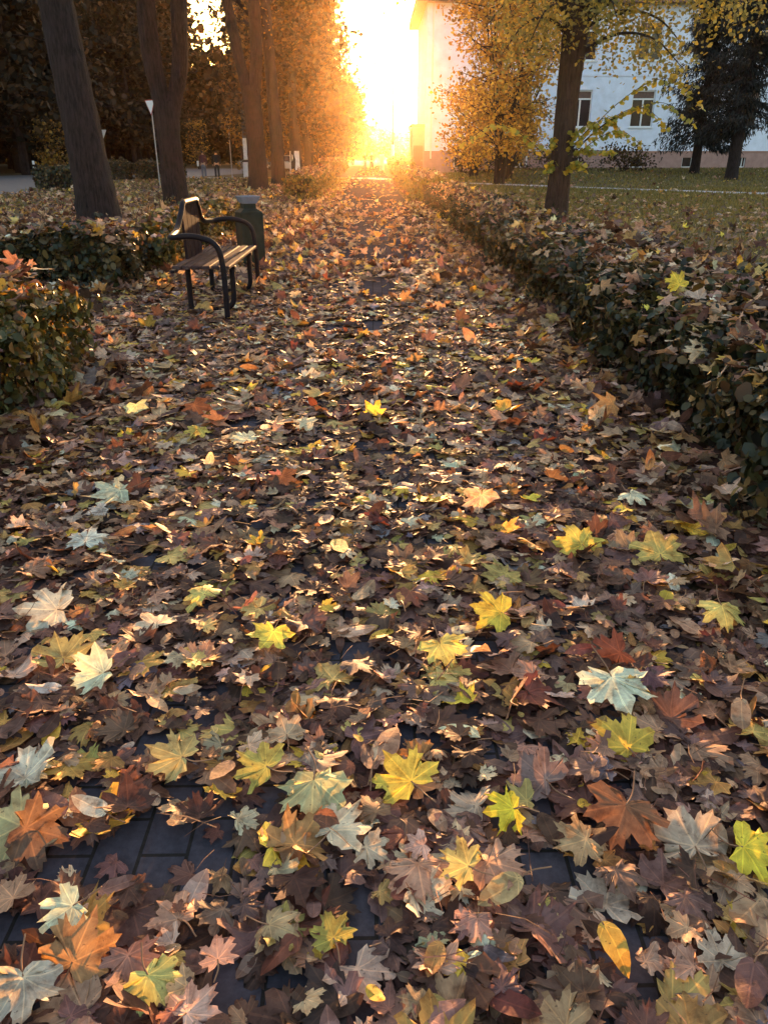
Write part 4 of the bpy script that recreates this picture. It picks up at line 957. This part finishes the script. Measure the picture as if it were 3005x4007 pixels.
# ------------------------------------------------------------------ parked cars
M_glass = simple('dark car glass', (.03, .035, .04), .08, .1, 3, .8); M_tyre = simple('tyre', (.02, .02, .02), .85, .2); M_rim = simple('rim', (.4, .4, .42), .35, .1, 5, .6, .7); M_lamp = simple('lamp glass', (.7, .7, .68), .15, .05); M_tail = simple('tail lamp', (.35, .02, .02), .2, .1)
def car(name, loc, rz, paint, label):
    t = thing(name, loc, rz, label, 'car', 'cars parked beyond the alley trees')
    prof = [(-2.1, .32), (-2.15, .55), (-2.1, .80), (-1.75, .90), (-.95, .95), (.95, .97), (1.75, .93), (2.1, .85), (2.16, .60), (2.1, .32)]
    mb = MB(); W = .84; V = []; n = len(prof)
    for y, k in ((-W, .97), (-W*.93, 1.0), (W*.93, 1.0), (W, .97)):
        for x, z in prof: V.append((x*k, y, .6+(z-.6)*k))
    Fs = [(r*n+i, r*n+(i+1) % n, (r+1)*n+(i+1) % n, (r+1)*n+i) for r in range(3) for i in range(n)]+[tuple(range(n-1, -1, -1)), tuple(range(3*n, 4*n))]
    mb.add(V, Fs); mb.build('body', paint, t, smooth=True)
    def cab(ins, zt, za=.955):
        b = [(-1.55+ins, -.80+ins*.4, za), (1.45-ins, -.80+ins*.4, za), (1.45-ins, .80-ins*.4, za), (-1.55+ins, .80-ins*.4, za)]
        tp = [(-.85+ins, -.58, zt), (.60-ins, -.58, zt), (.60-ins, .58, zt), (-.85+ins, .58, zt)]
        return b+tp, [(3, 2, 1, 0), (0, 1, 5, 4), (1, 2, 6, 5), (2, 3, 7, 6), (3, 0, 4, 7), (4, 5, 6, 7)]
    MB().add(*cab(0, 1.40)).build('windows', M_glass, t)
    mb = MB(); mb.box((-.88, -.60, 1.402), (.63, .60, 1.445), .018)
    for sy in (-1, 1):
        for a, b2 in (((-1.56, .81), (-.86, .60)), ((1.46, .81), (.61, .60)), ((-.12, .815), (-.12, .60))): mb.tube([(a[0], sy*a[1], .95), (b2[0], sy*b2[1], 1.41)], .035, 6)
    mb.build('roof', paint, t, smooth=True)
    for x in (-1.32, 1.32):
        for sy in (-1, 1):
            wv = thing('wheel', (x, sy*.74, .32)); wv.parent = t
            MB().lathe([(.20, -.10), (.30, -.10), (.325, -.06), (.325, .06), (.30, .10), (.20, .10)], 20, axis='y').build('tyre', M_tyre, wv, smooth=True); MB().lathe([(.04, -.115), (.19, -.104), (.19, .104), (.04, .115)], 14, axis='y').build('rim', M_rim, wv, smooth=True)
    for sy in (-1, 1):
        MB().box((2.03, sy*.62-.16, .66), (2.17, sy*.62+.16, .80), .03).build('headlight', M_lamp, t); MB().box((-2.16, sy*.64-.14, .66), (-2.05, sy*.64+.14, .80), .02).build('tail_light', M_tail, t)
    MB().box((-2.2, -.78, .34), (-2.1, .78, .54), .03).build('bumper', paint, t); MB().box((2.1, -.78, .34), (2.2, .78, .54), .03).build('bumper', paint, t)
car('parked_car', (-13.2, 97, 0), R(4), simple('grey car paint', (.22, .23, .27), .25, .06, 3, .6, .3), 'grey car parked behind the lamp post')
car('parked_car', (-8.6, 82, 0), R(-82), simple('pale car paint', (.55, .56, .55), .25, .06, 3, .6), 'pale car glimpsed between the two brown trunks')
car('parked_car', (-8.4, 99, 0), R(-86), simple('white car paint', (.7, .7, .7), .25, .06, 3, .6), 'white car glimpsed left of the whitewashed trunk')

# ------------------------------------------------------------------ people
M_skin = simple('skin', (.42, .25, .18), .6, .1); M_hair = simple('dark hair', (.03, .022, .018), .6, .3, 30)
def skin_mesh(name, verts, edges, radii, mat, parent, root=0, lv=2):
    me = bpy.data.meshes.new(name); me.from_pydata(verts, edges, []); o = bpy.data.objects.new(name, me); COL.objects.link(o); o.parent = parent
    me.materials.append(mat); md = o.modifiers.new('skin', 'SKIN'); md.use_smooth_shade = True
    for i, s in enumerate(me.skin_vertices[0].data): s.radius = (radii[i], radii[i]) if np.isscalar(radii[i]) else radii[i]; s.use_root = (i == root)
    md2 = o.modifiers.new('subd', 'SUBSURF'); md2.levels = lv; md2.render_levels = lv
    return o
def person(loc, rz, label, top, legs, stride=.10, arm=.06, bag=None, hood=False, hgt=1.0):
    """standing or walking figure, facing +y before rotation"""
    t = thing('person', loc, rz, label, 'person'); t.scale = (hgt, hgt, hgt)
    V, E, Rd = [], [], []
    def chain(pts, rr, start=None):
        prev = start
        for p, r in zip(pts, rr):
            V.append(tuple(p)); Rd.append(r); i = len(V)-1
            if prev is not None: E.append((prev, i))
            prev = i
        return prev
    pelvis = chain([(0, 0, .95)], [(.155, .11)])
    chest = chain([(0, .005, 1.12), (0, .01, 1.30), (0, 0, 1.43)], [(.135, .10), (.155, .11), (.12, .09)], pelvis)
    chain([(0, .005, 1.50), (0, .02, 1.56), (0, .03, 1.64), (0, .02, 1.715)], [.052, .062, (.078, .09), (.066, .075)], chest)
    hands = []
    for s in (-1, 1):
        chain([(s*.10, .0, .90), (s*.10, s*stride*.55+.03, .50), (s*.105, s*stride-.02, .09), (s*.11, s*stride+.02, .045), (s*.115, s*stride+.15, .035)], [.085, .058, .042, .042, .034], pelvis)
        a = chain([(s*.19, 0, 1.40), (s*.245, -s*arm, 1.13), (s*.25, -s*arm*1.8+.06, .90), (s*.25, -s*arm*2+.075, .85)], [.058, .042, .03, .032], chest)
        palm = a
        for f in range(4): o_ = -.026+.017*f; chain([(s*.25, V[palm][1]+o_, .80), (s*.246, V[palm][1]+o_+.004, .775-.006*(f in (1, 2)))], [.0085, .007], palm)
        chain([(s*.235, V[palm][1]+.04, .835), (s*.23, V[palm][1]+.05, .81)], [.009, .008], palm)
    skin_mesh('body', V, E, Rd, M_skin, t, 0, 1)
    MB().lathe([(.012, 0), (.016, .012), (.004, .03)], 8, (0, .118, 1.635), 'z').build('nose', M_skin, t, smooth=True)
    # clothing follows the body
    v = [(0, 0, .93), (0, .005, 1.12), (0, .01, 1.30), (0, 0, 1.43), (0, .005, 1.48)]; e = [(0, 1), (1, 2), (2, 3), (3, 4)]; r = [(.175, .13), (.165, .125), (.18, .13), (.145, .105), (.07, .07)]
    for s in (-1, 1):
        k = len(v); v += [(s*.20, 0, 1.40), (s*.25, -s*arm, 1.13), (s*.25, -s*arm*1.8+.06, .90)]; e += [(3, k), (k, k+1), (k+1, k+2)]; r += [.074, .06, .046]
    skin_mesh('jacket', v, e, r, top, t, 0, 2)
    v = [(0, 0, .97), (0, 0, .90)]; e = [(0, 1)]; r = [(.165, .125), (.16, .12)]
    for s in (-1, 1):
        k = len(v); v += [(s*.10, 0, .84), (s*.10, s*stride*.55+.03, .50), (s*.105, s*stride-.02, .10)]; e += [(1, k), (k, k+1), (k+1, k+2)]; r += [.10, .075, .06]
    skin_mesh('trousers', v, e, r, legs, t, 0, 2)
    for s in (-1, 1): MB().box((s*.113-.05, s*stride-.09, 0), (s*.113+.05, s*stride+.19, .085), .025).build('shoe', M_tyre, t)
    skin_mesh('hair', [(0, .0, 1.70), (0, -.035, 1.66), (0, -.05, 1.60)], [(0, 1), (1, 2)], [(.082, .085), (.088, .075), (.06, .05)], M_hair, t, 0, 2)
    return t
M_black = simple('black cloth', (.018, .016, .02), .8, .2); M_maroon = simple('maroon cloth', (.085, .025, .035), .8, .2); M_jean = simple('grey blue cloth', (.12, .12, .17), .8, .2); M_redc = simple('red cloth', (.32, .07, .05), .8, .2)
person((-10.5, 57.2, 0), R(12), 'person standing in black jacket and trousers, seen from behind beside the thin pole', M_black, M_black, .02, .05)
o = person((-11.42, 57.3, 0), R(-10), 'person standing in maroon jacket and grey trousers with a pale bag, seen from behind', M_maroon, M_jean, .03, .05)
b = thing('hand_bag', (-11.76, 57.25, .78), 0, 'pale shoulder bag at the side of the person in maroon', 'bag'); MB().box((-.05, -.14, 0), (.05, .14, .34), .025).build('bag_body', M_swhite, b); MB().tube(spline([(0, -.12, .33), (0, -.05, .60), (0, .05, .60), (0, .12, .33)], 5), .010, 6).build('strap', M_iron, b)
person((-.05, 84.5, 0), R(175), 'person in dark clothes walking on the sunlit end of the path', M_black, M_black, .16, .10)
person((-.75, 91, 0), R(178), 'person in a reddish jacket walking left of the one in dark clothes', M_redc, M_jean, .13, .08)

# ------------------------------------------------------------------ building
M_plaster = simple('white plaster shaded blue', (.70, .74, .90), .85, .10, 1.6, .2, bump=.1, detail=8); M_plinth = simple('brick pink plinth', (.36, .22, .20), .9, .15, 2.5, .2, bump=.15, detail=8)  # blue skylight of the shaded front is mixed into the plaster's white
M_trim = simple('window paint', (.72, .72, .75), .5, .06); M_pane = simple('dark pane', (.03, .024, .03), .12, .3, .8, .35); M_blind = simple('brown blind', (.14, .085, .07), .8, .15); M_roof = simple('brown tin roof', (.24, .11, .07), .5, .2, 2, .4); M_base = simple('plinth ledge', (.30, .19, .18), .8, .1)
BX0, BX1, BY, BD, BZ, PZ, EZ = 4.45, 48.0, 72.0, 14.0, -.1, 1.79, 12.4
t = thing('school_building', (0, 0, 0), 0, 'long white plastered building with a pinkish plinth and tall windows on the right', 'building')
wins = []
xs0 = [7.5, 12.3, 17.3, 22.55, 27.0, 31.35, 36, 40.5, 45]
for x in xs0[1:]:
    wins.append((x-.95, x+.95, 3.60, 6.35)); wins.append((x-.95, x+.95, 8.45, 11.2))
bwins = [(x-.55, x+.55, .52, 1.28) for x in xs0]
def facade(z0, z1, holes, y, mat, name, depth=.22):
    hx = sorted({BX0, BX1, *[h[0] for h in holes], *[h[1] for h in holes]}); hz_ = sorted({z0, z1, *[h[2] for h in holes], *[h[3] for h in holes]})
    V, Fs = [], []
    def quad(*p): k = len(V); V.extend(p); Fs.append((k, k+1, k+2, k+3))
    for a, b in zip(hx[:-1], hx[1:]):
        for c, d in zip(hz_[:-1], hz_[1:]):
            if any(h[0]-1e-6 <= a and b <= h[1]+1e-6 and h[2]-1e-6 <= c and d <= h[3]+1e-6 for h in holes): continue
            quad((a, y, c), (b, y, c), (b, y, d), (a, y, d))
    for a, b, c, d in holes:
        quad((a, y, c), (a, y+depth, c), (b, y+depth, c), (b, y, c)); quad((a, y, d), (b, y, d), (b, y+depth, d), (a, y+depth, d))
        quad((a, y, c), (a, y, d), (a, y+depth, d), (a, y+depth, c)); quad((b, y, c), (b, y+depth, c), (b, y+depth, d), (b, y, d))
    # sides, back
    quad((BX0, y, z0), (BX0, y, z1), (BX0, BY+BD, z1), (BX0, BY+BD, z0)); quad((BX1, y, z0), (BX1, BY+BD, z0), (BX1, BY+BD, z1), (BX1, y, z1)); quad((BX0, BY+BD, z0), (BX0, BY+BD, z1), (BX1, BY+BD, z1), (BX1, BY+BD, z0))
    return build(name, np.array(V, float), np.array(Fs), mat, t)
facade(PZ, EZ, wins, BY, M_plaster, 'wall')
facade(BZ, PZ-.06, bwins, BY-.10, M_plinth, 'plinth')
MB().box((BX0-.03, BY-.16, PZ-.058), (BX1, BY+.1, PZ-.004)).build('plinth_ledge', M_base, t)
for i, (a, b, c, d) in enumerate(wins):
    f = MB(); y0, y1 = BY+.12, BY+.19; s = .09
    f.box((a+.01, y0, c), (a+s, y1, d-.02)); f.box((b-s, y0, c), (b-.01, y1, d-.02)); f.box((a+s+.001, y0, c), (b-s-.001, y1, c+s)); f.box((a+s+.001, y0, d-s-.02), (b-s-.001, y1, d-.02))
    mx = (a+b)/2; f.box((mx-.06, y0+.003, c+s+.001), (mx+.06, y1-.003, d-.72)); f.box((a+s+.001, y0+.004, d-.715), (b-s-.001, y1-.004, d-.60))
    fr = f.build('window', M_trim, t); MB().box((a+.02, BY+.20, c+.02), (b-.02, BY+.215, d-.64)).build('pane', M_pane, fr); MB().box((a+.02, BY+.198, d-.638), (b-.02, BY+.215, d-.03)).build('blind', M_blind, fr)
    MB().box((a-.08, BY-.09, c-.09), (b+.08, BY+.115, c-.004)).build('sill', M_trim, fr)
for a, b, c, d in bwins:
    f = MB(); y0, y1 = BY, BY+.06; s = .06
    f.box((a+.01, y0, c), (a+s, y1, d)); f.box((b-s, y0, c), (b-.01, y1, d)); f.box((a+s+.001, y0, c), (b-s-.001, y1, c+s)); f.box((b-.30, y0+.003, c+s+.001), (b-.24, y1-.003, d-.01))
    fr = f.build('basement_window', M_trim, t); MB().box((a+.02, BY+.065, c+.01), (b-.02, BY+.08, d-.01)).build('pane', M_pane, fr)
MB().box((BX0-.02, BY-.05, 7.35), (BX1, BY+.05, 7.55)).build('string_course', M_plaster, t)
MB().box((BX0-.85, BY-.85, EZ+.002), (BX1+.85, BY+BD+.85, EZ+.38)).build('eaves', M_roof, t)
rf = MB(); rf.add([(BX0-.9, BY-.9, EZ+.385), (BX1+.9, BY-.9, EZ+.385), (BX1+.9, BY+BD+.9, EZ+.385), (BX0-.9, BY+BD+.9, EZ+.385), (BX0+7, BY+7, EZ+4), (BX1-7, BY+7, EZ+4)], [(3, 2, 1, 0), (0, 1, 5, 4), (1, 2, 5), (2, 3, 4, 5), (3, 0, 4)]); rf.build('roof', M_roof, t)
MB().lathe([(.06, 1.2), (.06, EZ-.02)], 8, (BX0+.5, BY-.12, 0)).build('drain_pipe', M_trim, t, smooth=True); MB().lathe([(.06, .3), (.06, 2.3)], 8, (13.1, BY-.22, 0)).build('drain_pipe', M_trim, t, smooth=True)
t = thing('annex', (3.35, 71.2, 0), 0, 'small flat roofed brown annex at the left end of the white building', 'building')
MB().box((0, 0, -.1), (1.02, 5, 3.55)).build('wall', M_plinth, t); MB().box((-.15, -.15, 3.552), (1.04, 5.1, 3.8), .02).build('roof', M_roof, t); d = MB().box((.12, -.03, .1), (.90, -.002, 2.2), .004).build('door', M_blind, t); MB().box((.78, -.07, 1.0), (.82, -.031, 1.15)).build('handle', M_grey, d)
